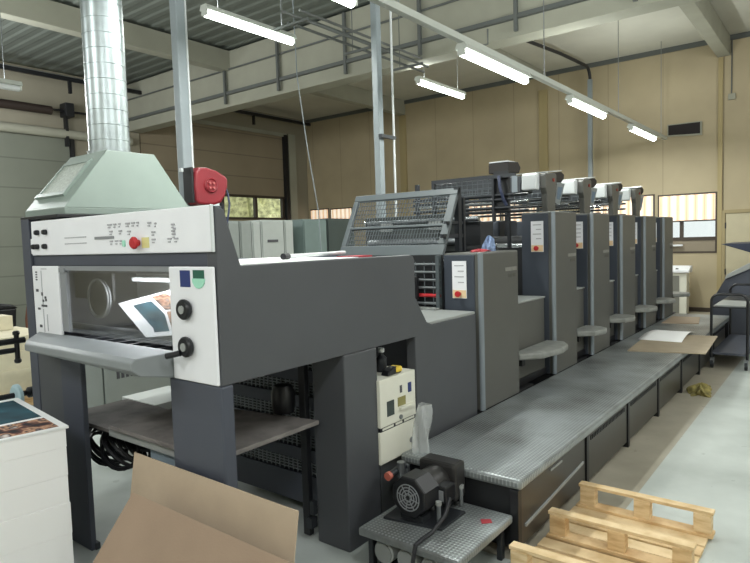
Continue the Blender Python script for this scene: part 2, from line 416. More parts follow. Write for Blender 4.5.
MB().box(6.55, 6.75, 13.42, 13.7, 4.62, 4.92).build('drive_motor', M['black'], d1, .02)
MB().box(6.62, 6.68, 13.6, 13.7, 4.0, 4.62).build('motor_bracket', M['black'], d1)
for x in (6.5, 8.9, 11.6): MB().box(x, x+.06, 13.1, 13.16, 5.05, 5.3).build('track_hanger', M['black'], d2)

# ================================================================== CEILING FITTINGS
def light(x0, x1, y, z, lab, on=True, grp=None):
    t = thing('fluorescent_light', lab, 'light', ((x0+x1)/2, y, z), grp)
    MB().prism([(y-.07, z+.03), (y+.07, z+.03), (y+.045, z+.09), (y-.045, z+.09)], 'x', x0, x1).build('housing', M['trunk'], t, .004)
    MB().cyl((x0+.03, y, z), (x1-.03, y, z), .042, n=12).build('tube', M['tube'] if on else M['wb'], t, smooth=True)
    for xe in (x0, x1-.03): MB().box(xe, xe+.03, y-.04, y+.04, z-.03, z+.035).build('end_cap', M['trunk'], t, .004)
    if not grp:
        for xe in (x0+.2, x1-.2): MB().cyl((xe, y, z+.09), (xe, y, ZR+.065), .005, n=6).build('chain', M['steel'], t)
    if on:
        l = bpy.data.lights.new('tube lamp', 'AREA'); l.shape = 'RECTANGLE'; l.size = x1-x0-.1; l.size_y = .12; l.energy = LE; l.color = (.96, 1, .95)
        o = bpy.data.objects.new('tube_lamp', l); COL.objects.link(o); o.location = (0, 0, -.045); o.parent = t
        l = l.copy(); l.energy = LE*.4; o = bpy.data.objects.new('added_uplight', l); COL.objects.link(o); o.location = (0, 0, .11 if not grp else .18); o.rotation_euler = (PI, 0, 0); o.parent = t  # extra lamp added above each lit tube to brighten the ceiling
LE = 62
for (a, b, w) in ((2.3, 3.8, 'lit fluorescent light at the top edge, nearest on the long white rail'), (5.47, 7.05, 'lit fluorescent light second along the white rail, above the press'), (8.5, 10.03, 'lit fluorescent light third along the white rail'), (11.55, 13.25, 'smallest lit fluorescent light, last on the white rail toward the end wall')):
    light(a, b, 3.07, 3.58, w, grp='fluorescent lights on the rail over the press')
light(4.32, 5.7, 5.62, 4.28, 'lit fluorescent light hanging just right of the grey post with the red hose reel')
light(8.45, 9.95, 5.55, 4.28, 'lit fluorescent light hanging in front of the beige wall, right of the middle post')
light(2.2, 3.8, 9.0, 3.95, 'unlit pale fluorescent fitting left of the round metal duct', False)
t = thing('lighting_rail', 'long white trunking rail running over the press to the end wall', 'rail', (8, 3.07, 3.68))
MB().box(1.5, 14.2, 3.03, 3.1, 3.6705, 3.735).build('trunking', M['trunk'], t, .004)
for x in (4.4, 7.6, 10.8, 13.8): MB().cyl((x, 3.065, 3.73), (x, 3.065, ZR), .006, n=6).build('hanger', M['steel'], t)
# ladder rack of pipes near middle post
t = thing('pipe_rack', 'rack of thin dark parallel pipes hung under the roof at the middle post', 'pipes', (6.2, 5.4, 4.7))
for k, (yy, zz) in enumerate(((5.0, 4.3), (5.2, 4.3), (5.3, 4.55), (5.45, 4.55))):
    MB().cyl((4.9+.3*k, yy, zz), (7.9+.2*k, yy, zz), .018, n=8).build('pipe', M['conduit'], t)
for x in (5.2, 6.5, 7.6):
    MB().box(x, x+.03, 4.9, 5.45, 4.26, 4.29).build('cross_bar', M['conduit'], t)
    MB().cyl((x, 5.3, 4.29), (x, 5.3, ZR), .007, n=6).build('hanger', M['conduit'], t)
MB().tube([(7.7, 4.2, 4.35), (7.7, 3.9, 4.35), (7.7, 3.9, 4.55)], .012).build('bracket', M['conduit'], t)

def post(x, y, top, lab):
    t = thing('steel_post', lab, 'post', (x, y, 0))
    h = .047
    MB().box(x-h, x+h, y-h, y+h, .012, top).build('post_tube', M['post'], t, .012)
    MB().box(x-.12, x+.12, y-.12, y+.12, 0, .012).build('base_plate', M['post'], t)
    return t
p1 = post(3.26, 4.6, ZR, 'light grey steel post carrying the red hose reel')
MB().cyl((3.34, 4.60, .5), (3.34, 4.60, ZR), .012, n=8).build('air_pipe', M['wb'], p1)
MB().box(3.17, 3.35, 4.53, 4.56, 2.37, 2.4).build('clamp', M['wb'], p1)
p2 = post(6.1, 4.6, ZR, 'light grey steel post standing behind the mesh guard frame')
MB().cyl((6.28, 4.5, .5), (6.28, 4.5, ZR), .014, n=8).build('air_pipe', M['wb'], p2)
MB().box(6.0, 6.3, 4.48, 4.53, 2.98, 3.02).build('clamp', M['darkmetal'], p2)
p3 = post(14.1, 4.62, 5.2, 'grey cable post at the end wall with a black cable leaving its top')
pts = [(14.1, 4.62, 5.2)]
for k in range(1, 9):
    a = k/8*PI/2; pts.append((14.1-.25*(1-math.cos(a)), 4.62, 5.2+.25*math.sin(a)))
pts += [(12.5, 4.7, 5.44), (10.8, 4.9, 5.42)]
MB().tube(pts, .035).build('cable', M['cable'], p3, smooth=True)
# hanging thin cord
tag(MB().tube([(6.6, 6.5, ZR+.05), (6.62, 6.5, 5.0), (6.64, 6.5, 4.2), (6.8, 6.5, 3.2), (7.0, 6.5, 2.2), (7.05, 6.5, 1.2), (7.05, 6.5, .01)], .008).build('air_hose', M['post'], None, loc='base'), 'thin pale hose hanging from the roof left of the middle post', 'hose')
# red hose reel
t = thing('hose_reel', 'red enclosed hose reel mounted on the grey post above the delivery', 'hose reel', (3.42, 4.48, 2.1))
prof = []
for (x, z) in ((3.30, 2.36), (3.34, 2.40), (3.44, 2.405), (3.56, 2.385), (3.66, 2.345), (3.70, 2.32), (3.69, 2.25), (3.655, 2.17), (3.60, 2.105), (3.52, 2.085), (3.40, 2.08), (3.32, 2.085), (3.295, 2.12), (3.285, 2.24)): prof.append((3.212+(x-3.285)*.86, z))
MB().prism(prof, 'y', 4.40, 4.56).build('reel_body', M['reelred'], t, .02)
MB().lathe([(.062, 0), (.066, .012), (.058, .02), (.05, .012)], (3.37, 4.40, 2.25), (0, -1, 0)).build('hub', M['reelred'], t, smooth=True)
MB().lathe([(.066, 0), (.066, .006), (.058, .006), (.058, 0)], (3.37, 4.395, 2.25), (0, -1, 0)).build('hub_ring', M['reelhub'], t)
for dx, dz in ((-.02, .02), (.02, .02), (-.02, -.02), (.02, -.02)):
    MB().cyl((3.37+dx, 4.385, 2.25+dz), (3.37+dx, 4.374, 2.25+dz), .011, n=10).build('screw', M['reelhub'], t)
MB().box(3.192, 3.212, 4.42, 4.54, 2.1, 2.4).build('wall_bracket', M['black'], t)
MB().cyl((3.54, 4.48, 2.32), (3.59, 4.48, 2.28), .028, n=12).build('nozzle', M['hose'], t)
MB().tube([(3.575, 4.48, 2.29), (3.60, 4.46, 2.2), (3.60, 4.44, 2.1), (3.57, 4.42, 2.02), (3.54, 4.42, 1.9), (3.52, 4.42, 1.7)], .010).build('hose', M['hose'], t, smooth=True)
MB().tube([(3.52, 4.45, 2.10), (3.52, 4.45, 2.0)], .02).build('outlet', M['black'], t)

# ================================================================== DELIVERY UNIT
YD = 2.142
D = thing('delivery_unit', 'large dark grey press delivery end with white control panels', 'printing press', (2.4, 3.0, 0))
side = [(1.651, 1.11), (3.16, 1.11), (3.16, .30), (3.96, .30), (3.96, 1.165), (3.37, 1.165), (3.30, 1.19), (3.175, 1.36), (3.175, 1.595), (3.16, 1.622), (3.13, 1.632), (1.785, 1.637), (1.705, 1.885), (1.657, 1.90)]
mb = MB().prism(side, 'y', YD, YD+.07)
mb.build('side_panel', M['grey'], D, .006)
MB().prism([(3.2, 1.165), (3.96, 1.165), (3.96, 1.185), (3.2, 1.185)], 'y', YD+.005, YD+.42).build('ledge', M['ltgrey'], D, .005)
MB().prism([(1.70, 1.11), (3.17, 1.11), (3.17, 1.62), (1.785, 1.62), (1.72, 1.88), (1.70, 1.9)], 'y', 3.95, 4.02).build('far_side_panel', M['greyblue'], D, .006)
box('far_side_edge', M['greyblue'], D, 1.641, 1.72, 3.915, 4.02, 0, 1.92)
box('leg', M['greyblue'], D, 1.645, 1.715, YD, 2.53, 0, 1.11, .01)
box('leg', M['grey'], D, 2.465, 2.758, YD, 2.385, 0, 1.11, .008)
lg = box('leg', M['greyblue'], D, 1.641, 1.672, 3.385, 3.62, 0, 1.2, .004)
box('leg_plate', M['grey'], lg, 1.645, 1.67, 3.62, 3.915, 0, 1.2, .004)
box('foot', M['darkmetal'], lg, 1.66, 1.69, 3.375, 3.62, 0, .04)
box('top_deck', M['greyblue'], D, 1.79, 3.14, YD+.07, 3.95, 1.59, 1.622)
box('lid', M['black'], D, 1.645, 2.6, 3.55, 4.03, 1.915, 1.935)
box('exhaust_plenum', M['dark'], D, 1.78, 2.52, 3.6, 4.0, 1.62, 1.915)
# control panel strip
cp = MB().prism([(1.641, 1.70), (1.652, 1.70), (1.656, 1.903), (1.645, 1.905)], 'y', 2.158, 3.89).build('control_panel', M['white'], D, .006)
box('edge_trim', M['wb'], D, 1.638, 1.652, 2.145, 2.158, 1.70, 1.905, .003)
box('panel_backing', M['greyblue'], D, 1.658, 1.70, 2.15, 3.915, 1.637, 1.9)
box('recess_strip', M['black'], D, 1.70, 1.72, 2.5, 3.55, 1.637, 1.70)
XP = 1.6405
def marks(parent, name, items, m, x=XP, t=.002):
    mb = MB()
    for (y, z, w, h) in items: mb.box(x-t, x+.001, y-w/2, y+w/2, z-h/2, z+h/2)
    return mb.build(name, m, parent)
for (y, z) in ((3.79, 1.835), (3.69, 1.835), (3.80, 1.752), (3.70, 1.752), (3.84, 1.752)):
    MB().lathe([(.016, 0), (.016, .012), (.012, .022), (.0, .022)], (XP, y, z), (-1, 0, 0), 12).build('switch_knob', M['black'], cp)
items = []
for z in (1.795, 1.762):
    for k in range(13): items.append((3.46-k*.019, z, .010, .005))
marks(cp, 'legend', items, M['inkl'])
marks(cp, 'display_slot', [(3.04, 1.785, .19, .014)], M['midgrey'])
items = []
for (y, z, w) in ((2.98, 1.85, .04), (2.93, 1.85, .03), (2.885, 1.85, .02), (2.81, 1.85, .04), (2.76, 1.85, .03), (2.72, 1.85, .02), (2.62, 1.845, .03), (2.57, 1.84, .015), (2.97, 1.815, .03), (2.88, 1.815, .03), (2.80, 1.81, .03), (2.97, 1.765, .03), (2.92, 1.765, .03), (2.88, 1.765, .02), (2.59, 1.80, .03), (2.59, 1.765, .03), (2.43, 1.83, .025), (2.42, 1.81, .02), (2.43, 1.80, .025), (2.425, 1.785, .02), (2.46, 1.765, .03), (2.41, 1.765, .03)):
    items += [(y, z, w, .008), (y+.004, z-.014, w*.6, .006)]
marks(cp, 'legend', items, M['inkl'])
marks(cp, 'button_plate', [(2.66, 1.752, .06, .05)], mat('pale yellow plate', '#d8d090', .5))
marks(cp, 'indicator', [(2.85, 1.752, .02, .03)], M['mint'], t=.006)
MB().lathe([(.016, 0), (.018, .012), (.03, .02), (.03, .03), (.022, .038), (0, .038)], (XP, 2.72, 1.752), (-1, 0, 0), 16).build('emergency_button', M['red'], cp, smooth=True)
# left white plate
lp = box('left_plate', M['white'], D, 1.641, 1.655, 3.575, 3.905, 1.2, 1.637, .004)
box('small_plate', M['white'], D, 1.648, 1.67, 3.90, 3.945, 1.71, 1.80, .003)
items = [(3.85, 1.60, .02, .008), (3.85, 1.585, .02, .008), (3.85, 1.57, .02, .008), (3.85, 1.555, .02, .008), (3.85, 1.49, .03, .016), (3.79, 1.47, .02, .02), (3.75, 1.45, .02, .014), (3.78, 1.43, .02, .014), (3.745, 1.435, .02, .014), (3.84, 1.38, .03, .012), (3.77, 1.40, .07, .012), (3.83, 1.275, .03, .016)]
marks(lp, 'diagram', items, M['ink'])
marks(lp, 'diagram_line', [(3.785, 1.5, .006, .22), (3.785, 1.31, .006, .14), (3.74, 1.3, .006, .1), (3.75, 1.62, .07, .004)], M['inkl'])
# right white plate with hand wheels
rp = box('right_plate', M['white'], D, 1.636, 1.650, 2.15, 2.478, 1.113, 1.637, .006)
marks(rp, 'label', [(2.35, 1.583, .075, .075)], M['blue'], x=1.636)
marks(rp, 'label', [(2.25, 1.592, .08, .06)], M['green'], x=1.636)
mb = MB(); mb.prism([(2.25+.045*math.cos(a*PI/8), 1.585-.045*math.sin(a*PI/8)) for a in range(9)], 'x', 1.631, 1.636); mb.build('label_mark', M['mint'], rp)
for z in (1.445, 1.275):
    w = MB().lathe([(.028, 0), (.042, .005), (.047, .014), (.047, .024), (.04, .032), (.024, .032), (.024, .029), (0, .029)], (1.636, 2.347, z), (-1, 0, 0), 24).build('hand_wheel', M['black'], rp, smooth=True)
    MB().cyl((1.612, 2.347, z), (1.601, 2.347, z), .019, n=14).build('wheel_cap', M['ltgrey'], w)
    if z < 1.3: MB().cyl((1.604, 2.37, z-.028), (1.57, 2.43, z-.042), .014, n=10).build('crank_grip', M['black'], w)
# window of the delivery
gl = MB().box(1.652, 1.658, 2.48, 3.57, 1.26, 1.637).build('guard_window', M['pglass'], D)
MB().box(1.648, 1.668, 3.50, 3.57, 1.26, 1.637).box(1.648, 1.668, 2.48, 3.50, 1.612, 1.637).build('window_frame', M['midgrey'], gl)
MB().box(1.638, 1.66, 3.50, 3.56, 1.60, 1.625).build('hinge', M['midgrey'], gl)
# interior seen through the window
box('inner_back', mat('delivery inner grey', '#c4c6c3', .6, noise=.1), D, 2.35, 2.38, 2.2, 3.95, 1.15, 1.59)
box('inner_panel', M['dark'], D, 1.86, 1.88, 3.39, 3.84, 1.425, 1.585, .002)
MB().lathe([(.115, 0), (.118, .01), (.108, .016), (.08, .01), (.03, .016), (0, .016)], (1.85, 3.50, 1.435), (-1, 0, 0), 32)  .build('inner_disc', M['midgrey'], D, smooth=True)  # round grey disc behind the window, paler rim below
MB().lathe([(.118, 0), (.118, .008), (.105, .008), (.105, 0)], (1.832, 3.50, 1.435), (-1, 0, 0), 32).build('disc_rim', M['ltgrey'], D, smooth=True)
box('inner_rail', M['wb'], D, 2.05, 2.08, 2.5, 3.5, 1.52, 1.545)
box('inner_tray', M['dark'], D, 1.70, 2.35, 2.2, 3.9, 1.17, 1.20)
for k in range(8):
    y = 2.55+k*.13
    MB().box(1.69, 1.95, y, y+.03, 1.20, 1.225).build('sheet_guide', M['darkmetal'], D)
MB().cyl((1.85, 2.2, 1.25), (1.85, 3.9, 1.25), .02, n=10).build('guide_shaft', M['steel'], D)
# shelf in front (light grey tray)
sh = [(1.66, 1.238), (1.45, 1.235), (1.425, 1.22), (1.425, 1.185), (1.47, 1.17), (1.66, 1.13)]
mb = MB(); A = []
yl, yr = lambda x: 3.90-(1.66-x)*1.5, lambda x: 2.482
mb.hexa([(x, yl(x), z) for x, z in sh], [(x, yr(x), z if k not in (4, 5) else z-.02) for k, (x, z) in enumerate(sh)])
tray = mb.build('front_shelf', mat('front shelf grey', '#84898b', .5, noise=.05), D, .006)
MB().box(1.50, 1.53, 3.3, 3.36, 1.145, 1.172).build('shelf_catch', M['black'], tray)
# pile guard with grille slots
g = MB(); gx0, gx1 = 2.60, 2.64
zs = [0.12]+sum([[.30+.165*k, .39+.165*k] for k in range(5)], [])+[1.10]
for k in range(0, len(zs)-1, 2): g.box(gx0, gx1, 2.42, 3.30, zs[k], zs[k+1])
pg = g.build('pile_guard', M['greyblue'], D)
g = MB()
for k in range(5):
    z0 = .30+.165*k
    for j in range(1, 5): g.box(2.615, 2.622, 2.42, 3.30, z0+.018*j-.003, z0+.018*j+.003)
    for j in range(22): y = 2.44+j*.04; g.box(2.612, 2.62, y, y+.006, z0, z0+.09)
g.build('guard_grille', mat('pale grille wire', '#8e9499', .4, metal=.2), pg)
box('pile_guard_end', M['greyblue'], D, 2.60, 2.64, 3.30, 3.38, .12, 1.1)
box('chain_bar', M['black'], D, 2.44, 2.475, 2.425, 2.475, .03, 1.11, .003)
MB().box(2.43, 2.48, 2.40, 2.44, .08, .14).box(2.44, 2.47, 2.39, 2.42, .16, .24).build('chain_block', M['darkmetal'], D)
MB().lathe([(.0, 0), (.06, .01), (.07, .05), (.07, .13), (.05, .17), (0, .18)], (2.40, 2.56, .742), (0, 0, 1), 14).build('buffer', M['black'], D, smooth=True)
box('inner_body', M['dark'], D, 2.72, 3.12, 2.45, 3.88, .35, 1.58)
box('inner_floor_box', M['dark'], D, 2.80, 3.9, 2.5, 3.6, .05, .34)
box('recess_back', M['greyblue'], D, 2.76, 3.15, 2.46, 2.49, .0, 1.11)

# items on the delivery deck
tag(MB().sheet([(1.83, 2.22, 1.6225), (2.75, 2.25, 1.6225), (2.80, 3.05, 1.6225), (1.85, 3.1, 1.6225)], .012).build('paper_sheets', M['paper'], None, loc='base'), 'loose white paper sheets on top of the dark delivery unit', 'paper')
tag(MB().sheet([(2.90, 2.42, 1.623), (3.10, 2.42, 1.623), (3.11, 2.56, 1.623), (2.91, 2.56, 1.623)], .012).build('red_sheet', M['redcloth'], None, loc='base'), 'red printed sheet on top of the delivery unit at its far end', 'paper')
t = thing('rolled_tube', 'pale thin tube with black end lying on the delivery sheets', 'tube', (2.6, 2.8, 1.635))
MB().cyl((2.37, 2.45, 1.655), (3.06, 2.62, 1.655), .012, n=12).build('tube_body', M['wb'], t, smooth=True)
MB().cyl((2.33, 2.44, 1.655), (2.38, 2.452, 1.655), .018, n=12).build('end_cap', M['black'], t)
def uv_sheet(name, c4, m, t, loc='base'):
    """thin printed sheet: corners (u0v0, u1v0, u1v1, u0v1)"""
    P = [Vector(p) for p in c4]; n = (P[1]-P[0]).cross(P[3]-P[0]).normalized()*t
    if n.z < 0: n = -n
    base = sum(P, Vector())/4; base.z = min(p.z for p in P)
    V = [p-base for p in P]+[p-n-base for p in P]
    F = [(0, 1, 2, 3), (7, 6, 5, 4), (0, 4, 5, 1), (1, 5, 6, 2), (2, 6, 7, 3), (3, 7, 4, 0)]
    me = bpy.data.meshes.new(name); me.from_pydata(V, [], F); me.update()
    uvl = me.uv_layers.new(name='UVMap'); cc = [(0, 0), (1, 0), (1, 1), (0, 1)]
    for p in me.polygons:
        for li in p.loop_indices: uvl.data[li].uv = cc[me.loops[li].vertex_index % 4] if p.index == 0 else (0.01, 0.01)
    me.materials.append(m); o = bpy.data.objects.new(name, me); COL.objects.link(o); o.location = base; return o
o = uv_sheet('printed_sheet', [(1.74, 2.866, 1.262), (1.74, 2.36, 1.325), (2.0, 2.86, 1.512), (1.98, 3.551, 1.388)], picture('printed job sheet'), .003)
tag(o, 'printed sheet with teal picture tilted behind the delivery window', 'paper')

# hood and duct
H = thing('exhaust_hood', 'pale green grey tapered exhaust hood on top of the delivery', 'hood', (2.12, 3.84, 1.936))
zb, zt = 1.975, 2.345
b4 = [(1.70, 3.57, zb), (2.56, 3.57, zb), (2.56, 4.09, zb), (1.70, 4.09, zb)]
t4 = [(2.03, 3.665, zt), (2.36, 3.665, zt), (2.36, 4.11, zt), (2.03, 4.14, zt)]
MB().hexa(b4, t4).build('hood_body', M['hood'], H, .004)
MB().box(1.70, 2.56, 3.57, 4.09, 1.936, 1.975).build('hood_rim', M['hood'], H, .004)
def sl(u, v, o=0):   # on the slanted front face; u along Y, v up
    x = 1.70+.33*v-o*.74; z = zb+(zt-zb)*v+o*.66
    a = 3.57+.095*v; b = 4.09+.05*v
    return (x, b+(a-b)*u, z)
def slab(mb, u0, u1, v0, v1, o0, o1): mb.hexa([sl(u0, v0, o0), sl(u1, v0, o0), sl(u1, v1, o0), sl(u0, v1, o0)], [sl(u0, v0, o1), sl(u1, v0, o1), sl(u1, v1, o1), sl(u0, v1, o1)])
mb = MB(); slab(mb, .1, .76, .26, .80, 0, .006); fl = mb.build('filter', M['hoodgrille'], H)
mb = MB(); slab(mb, .06, .80, .20, .26, 0, .018); slab(mb, .06, .80, .80, .85, 0, .012); slab(mb, .06, .10, .26, .80, 0, .012); slab(mb, .76, .80, .26, .80, 0, .018); mb.build('filter_frame', M['hood'], fl)
Dk = thing('exhaust_duct', 'round shiny galvanised metal duct rising from the hood', 'duct', (2.17, 3.88, zt))
cx, cy, r = 2.17, 3.88, .127
prof = []; z = 0
while z < ZR-zt-.1:
    prof += [(r, z), (r, z+.004), (r, z+.084), (r, z+.087), (r+.003, z+.089), (r+.003, z+.095), (r, z+.096)]; z += .097
prof += [(r, ZR-zt)]
MB().lathe(prof, (cx, cy, zt), (0, 0, 1), 40).build('duct_pipe', M['galv'], Dk, smooth=True)
MB().lathe([(r+.012, 0), (r+.012, .02), (r, .02)], (cx, cy, zt), (0, 0, 1), 40).build('collar', M['galv'], Dk)

# pile board inside delivery
t = thing('pile_board', 'worn grey board on its lift frame under the delivery', 'board', (2.1, 2.9, .66))
MB().prism([(1.715, 2.30), (2.42, 2.30), (2.26, 3.25), (1.715, 3.25)], 'z', .715, .74).build('board_top', M['board'], t, .004)
MB().box(1.74, 1.78, 2.5, 3.3, .665, .714).build('board_rail', M['ltgrey'], t)
MB().box(1.76, 2.2, 3.33, 3.9, .67, .69).build('side_board', M['board'], t)
MB().box(1.78, 1.9, 2.54, 2.95, .56, .714).build('lift_bracket', mat('blue grey lift bracket', '#75838d', .5), t)
# cable coil below it
mb = MB()
for k in range(13):
    c = (2.02+random.uniform(-.1, .1), 3.72+random.uniform(-.2, .2), .0); rr = random.uniform(.09, .14); tl = random.uniform(-.5, .5)
    mb.tube([(c[0]+rr*math.cos(a*PI/10), c[1]+rr*math.sin(a*PI/10)*.9, .47+rr*.9*math.sin(a*PI/10+tl)) for a in range(21)], .012, 6)
mb.tube([(2.0, 3.95, .55), (2.05, 3.6, .45), (2.15, 3.3, .47), (2.3, 2.9, .5)], .03, 8)
mb.tube([(2.0, 3.7, .42), (2.1, 3.55, .3), (2.3, 3.5, .02)], .012, 8)
tag(mb.build('cable_coil', M['cable'], None, smooth=True, loc='base'), 'tangled dark cables bunched beneath the grey pile board', 'cable')

# ================================================================== SPRAY CABINET
W = thing('control_cabinet', 'small white control cabinet standing between the delivery leg and footboard', 'cabinet', (2.93, 2.25, 0))
up = box('cabinet_body', M['offwhite'], W, 2.747, 3.115, 2.12, 2.36, .63, .915, .005)
lw = box('lower_tank', M['offwhite'], W, 2.747, 3.115, 2.125, 2.36, .41, .605, .006)
box('slot_band', M['black'], W, 2.752, 3.11, 2.128, 2.35, .605, .632, .0)
def ymark(parent, name, x0, x1, z0, z1, m, y=2.12, t=.003): return MB().box(x0, x1, y-t, y+.001, z0, z1).build(name, m, parent)
for a, b in ((2.79, 2.90), (2.92, 2.99), (3.01, 3.12)): ymark(W, 'slot_light', a-.018, b-.018, .612, .625, M['offwhite'], 2.128)
ymark(up, 'label', 3.032, 3.067, 0.787, 0.847, M['blue'])
ymark(up, 'gauge', 2.812, 2.882, 0.687, 0.777, M['cabd'])
ymark(up, 'window', 2.922, 3.002, 0.722, 0.777, mat('amber gauge window', '#8a8450', .4))
ymark(up, 'ledge', 2.932, 3.072, 0.702, 0.717, M['offwhite'], t=.02)
ymark(up, 'legend', 2.947, 2.967, 0.802, 0.847, M['ink'])
MB().lathe([(.014, 0), (.014, .008), (0, .008)], (2.947, 2.12, .655), (0, -1, 0), 12).build('lock', M['steel'], up)
MB().cyl((3.062, 2.118, .48), (3.062, 2.13, .48), .018, n=12).build('emblem', M['midgrey'], lw)
box('stand', M['steel'], W, 2.79, 3.08, 2.16, 2.42, 0, .41)
vp = MB().cyl((2.715, 2.04, .385), (2.86, 2.04, .395), .022, n=12).build('valve_pipe', M['darkmetal'], W, smooth=True)
MB().cyl((2.69, 2.04, .383), (2.715, 2.04, .385), .024, n=14).build('red_cap', mat('red coral valve cap', '#c9705f', .5), vp, smooth=True)
MB().tube([(2.86, 2.04, .395), (2.885, 2.04, .385), (2.89, 2.04, .34), (2.89, 2.04, .25)], .018).build('elbow', M['steel'], vp, smooth=True)
MB().cyl((2.80, 2.02, .35), (2.80, 2.02, .44), .026, n=12).build('valve_body', M['steel'], vp)
t = thing('bottle', 'small dark bottle standing on the white cabinet', 'bottle', (2.96, 2.265, .916))
MB().lathe([(.032, 0), (.034, .01), (.034, .085), (.014, .105), (.014, .12), (0, .12)], (2.96, 2.265, .916), (0, 0, 1), 16).build('bottle_body', M['darkmetal'], t, smooth=True)
MB().lathe([(.02, 0), (.02, .025), (0, .025)], (2.96, 2.265, 1.037), (0, 0, 1), 14).build('cap', M['wb'], t)
t = thing('hand_tool', 'black and yellow tool lying on the white cabinet', 'tool', (2.90, 2.17, .916))
MB().prism([(2.86, .916), (3.0, .916), (2.99, .95), (2.95, .962), (2.88, .945)], 'y', 2.14, 2.20).build('tool_body', M['black'], t, .008)
MB().box(2.94, 3.0, 2.133, 2.207, .925, .958).build('yellow_grip', M['yellow'], t, .008)

# plastic bag
def bag(u, v):
    a = u*2*PI; rr = (.055*(1-v)**.6+.035+.03*v)*(1+.25*math.sin(a*3+v*5)+.12*math.sin(a*7+v*9))
    return (3.02+rr*math.cos(a)*.55+.05*v, 2.03+rr*math.sin(a)*.55, .436+.28*v)
tag(MB().grid(bag, 28, 10).build('plastic_bag', mat('milky plastic film', '#d4d8d8', .25, alpha=.42), None, smooth=True, loc='base'), 'crumpled clear plastic bag on the footboard beside the white cabinet', 'bag')

# ================================================================== STEP PLATE + PUMP
S = thing('step_plate', 'low square tread plate step in front of the footboard', 'step', (2.64, 1.68, 0))
MB().box(2.35, 2.925, 1.38, 1.985, .195, .24).build('tread', M['tread'], S, .012)
for x, y in ((2.4, 1.42), (2.4, 1.93), (2.86, 1.42), (2.86, 1.93)): box('leg', M['darkmetal'], S, x, x+.04, y, y+.03, 0, .195)
for k, y in enumerate((1.86, 1.715, 1.57)):
    t = thing('canister', ['pale round canister under the step, nearest the delivery leg', 'pale round canister under the step, middle of three', 'pale round canister under the step, below the cord'][k], 'canister', (2.56, y, 0), 'canisters under the step plate')
    MB().lathe([(.05, 0), (.06, .006), (.06, .26), (0, .26)], (2.40, y, .117), (1, 0, 0), 24).build('can_body', M['can'], t, smooth=True)
    MB().lathe([(.052, 0), (.052, .006), (.0, .006)], (2.40, y, .117), (-1, 0, 0), 24).build('can_lid', mat('canister lid', '#8c8f8d', .5), t)
    box('cradle', M['darkmetal'], t, 2.42, 2.66, y-.045, y+.045, 0, .06)
P = thing('electric_pump', 'black electric pump with round fan grille on the step plate', 'pump', (2.66, 1.77, .2405))
MB().prism([(2.50, 1.93), (2.555, 1.60), (2.80, 1.60), (2.78, 1.95)], 'z', .2405, .252).build('base_plate', M['darkmetal'], P)
cyc, czc = 1.78, .385
octo = [(cyc+.112*math.cos((k+.5)*PI/4), czc+.112*math.sin((k+.5)*PI/4)) for k in range(8)]
fc = MB().prism(octo, 'x', 2.52, 2.67).build('fan_cover', M['black'], P, .012)
mb = MB()
for rr in (.018, .034, .05, .066): mb.lathe([(rr, 0), (rr, .003), (rr+.006, .003), (rr+.006, 0)], (2.521, cyc, czc), (-1, 0, 0), 28)
for k in range(8): a = k*PI/4+.2; mb.hexa([(2.518, cyc+.012*math.cos(a)-.003*math.sin(a), czc+.012*math.sin(a)+.003*math.cos(a)), (2.518, cyc+.012*math.cos(a)+.003*math.sin(a), czc+.012*math.sin(a)-.003*math.cos(a)), (2.518, cyc+.07*math.cos(a)+.003*math.sin(a), czc+.07*math.sin(a)-.003*math.cos(a)), (2.518, cyc+.07*math.cos(a)-.003*math.sin(a), czc+.07*math.sin(a)+.003*math.cos(a))], [(2.517, cyc+.012*math.cos(a)-.003*math.sin(a), czc+.012*math.sin(a)+.003*math.cos(a)), (2.517, cyc+.012*math.cos(a)+.003*math.sin(a), czc+.012*math.sin(a)-.003*math.cos(a)), (2.517, cyc+.07*math.cos(a)+.003*math.sin(a), czc+.07*math.sin(a)-.003*math.cos(a)), (2.517, cyc+.07*math.cos(a)-.003*math.sin(a), czc+.07*math.sin(a)+.003*math.cos(a))])
mb.build('fan_grille', M['midgrey'], fc)
MB().cyl((2.66, cyc, czc), (2.84, cyc, czc), .088, n=24).build('motor_body', M['soft'], P, smooth=True)
MB().box(2.80, 2.92, cyc-.12, cyc+.12, .28, .49).build('pump_head', M['soft'], P, .02)
MB().box(2.66, 2.76, cyc-.145, cyc-.08, .33, .42).build('terminal_box', M['black'], P, .008)
MB().box(2.655, 2.66, cyc-.13, cyc-.09, .345, .40).build('rating_label', M['midgrey'], P)
for (x, y) in ((2.61, cyc-.13), (2.86, cyc-.12), (2.72, cyc-.02)):
    MB().cyl((x, y, .25), (x, y, .42 if y > 1.7 else .35), .012, n=10).build('bolt_post', M['steel'], P)
    MB().cyl((x, y, .42 if y > 1.7 else .345), (x, y, .44 if y > 1.7 else .365), .016, n=10).build('valve_knob', M['ltgrey'], P)
MB().box(2.55, 2.62, cyc-.07, cyc+.07, .252, .285).box(2.78, 2.84, cyc-.08, cyc+.08, .252, .30).build('mounting_foot', M['darkmetal'], P)
tag(MB().tube([(2.64, 1.60, .38), (2.56, 1.58, .33), (2.48, 1.61, .262), (2.40, 1.62, .256), (2.345, 1.62, .25), (2.32, 1.62, .18), (2.32, 1.62, .06), (2.30, 1.60, .012), (2.2, 1.5, .012)], .011).build('power_cord', M['cable'], None, smooth=True, loc='base'), 'black power cord hanging from the pump over the step edge', 'cord')
tag(MB().sheet([(2.74, 1.47, .2405), (2.78, 1.43, .2405), (2.81, 1.455, .2405), (2.78, 1.50, .2405)], .002).build('red_scrap', M['redcloth'], None, loc='base'), 'tiny red scrap on the tread plate step', 'scrap')

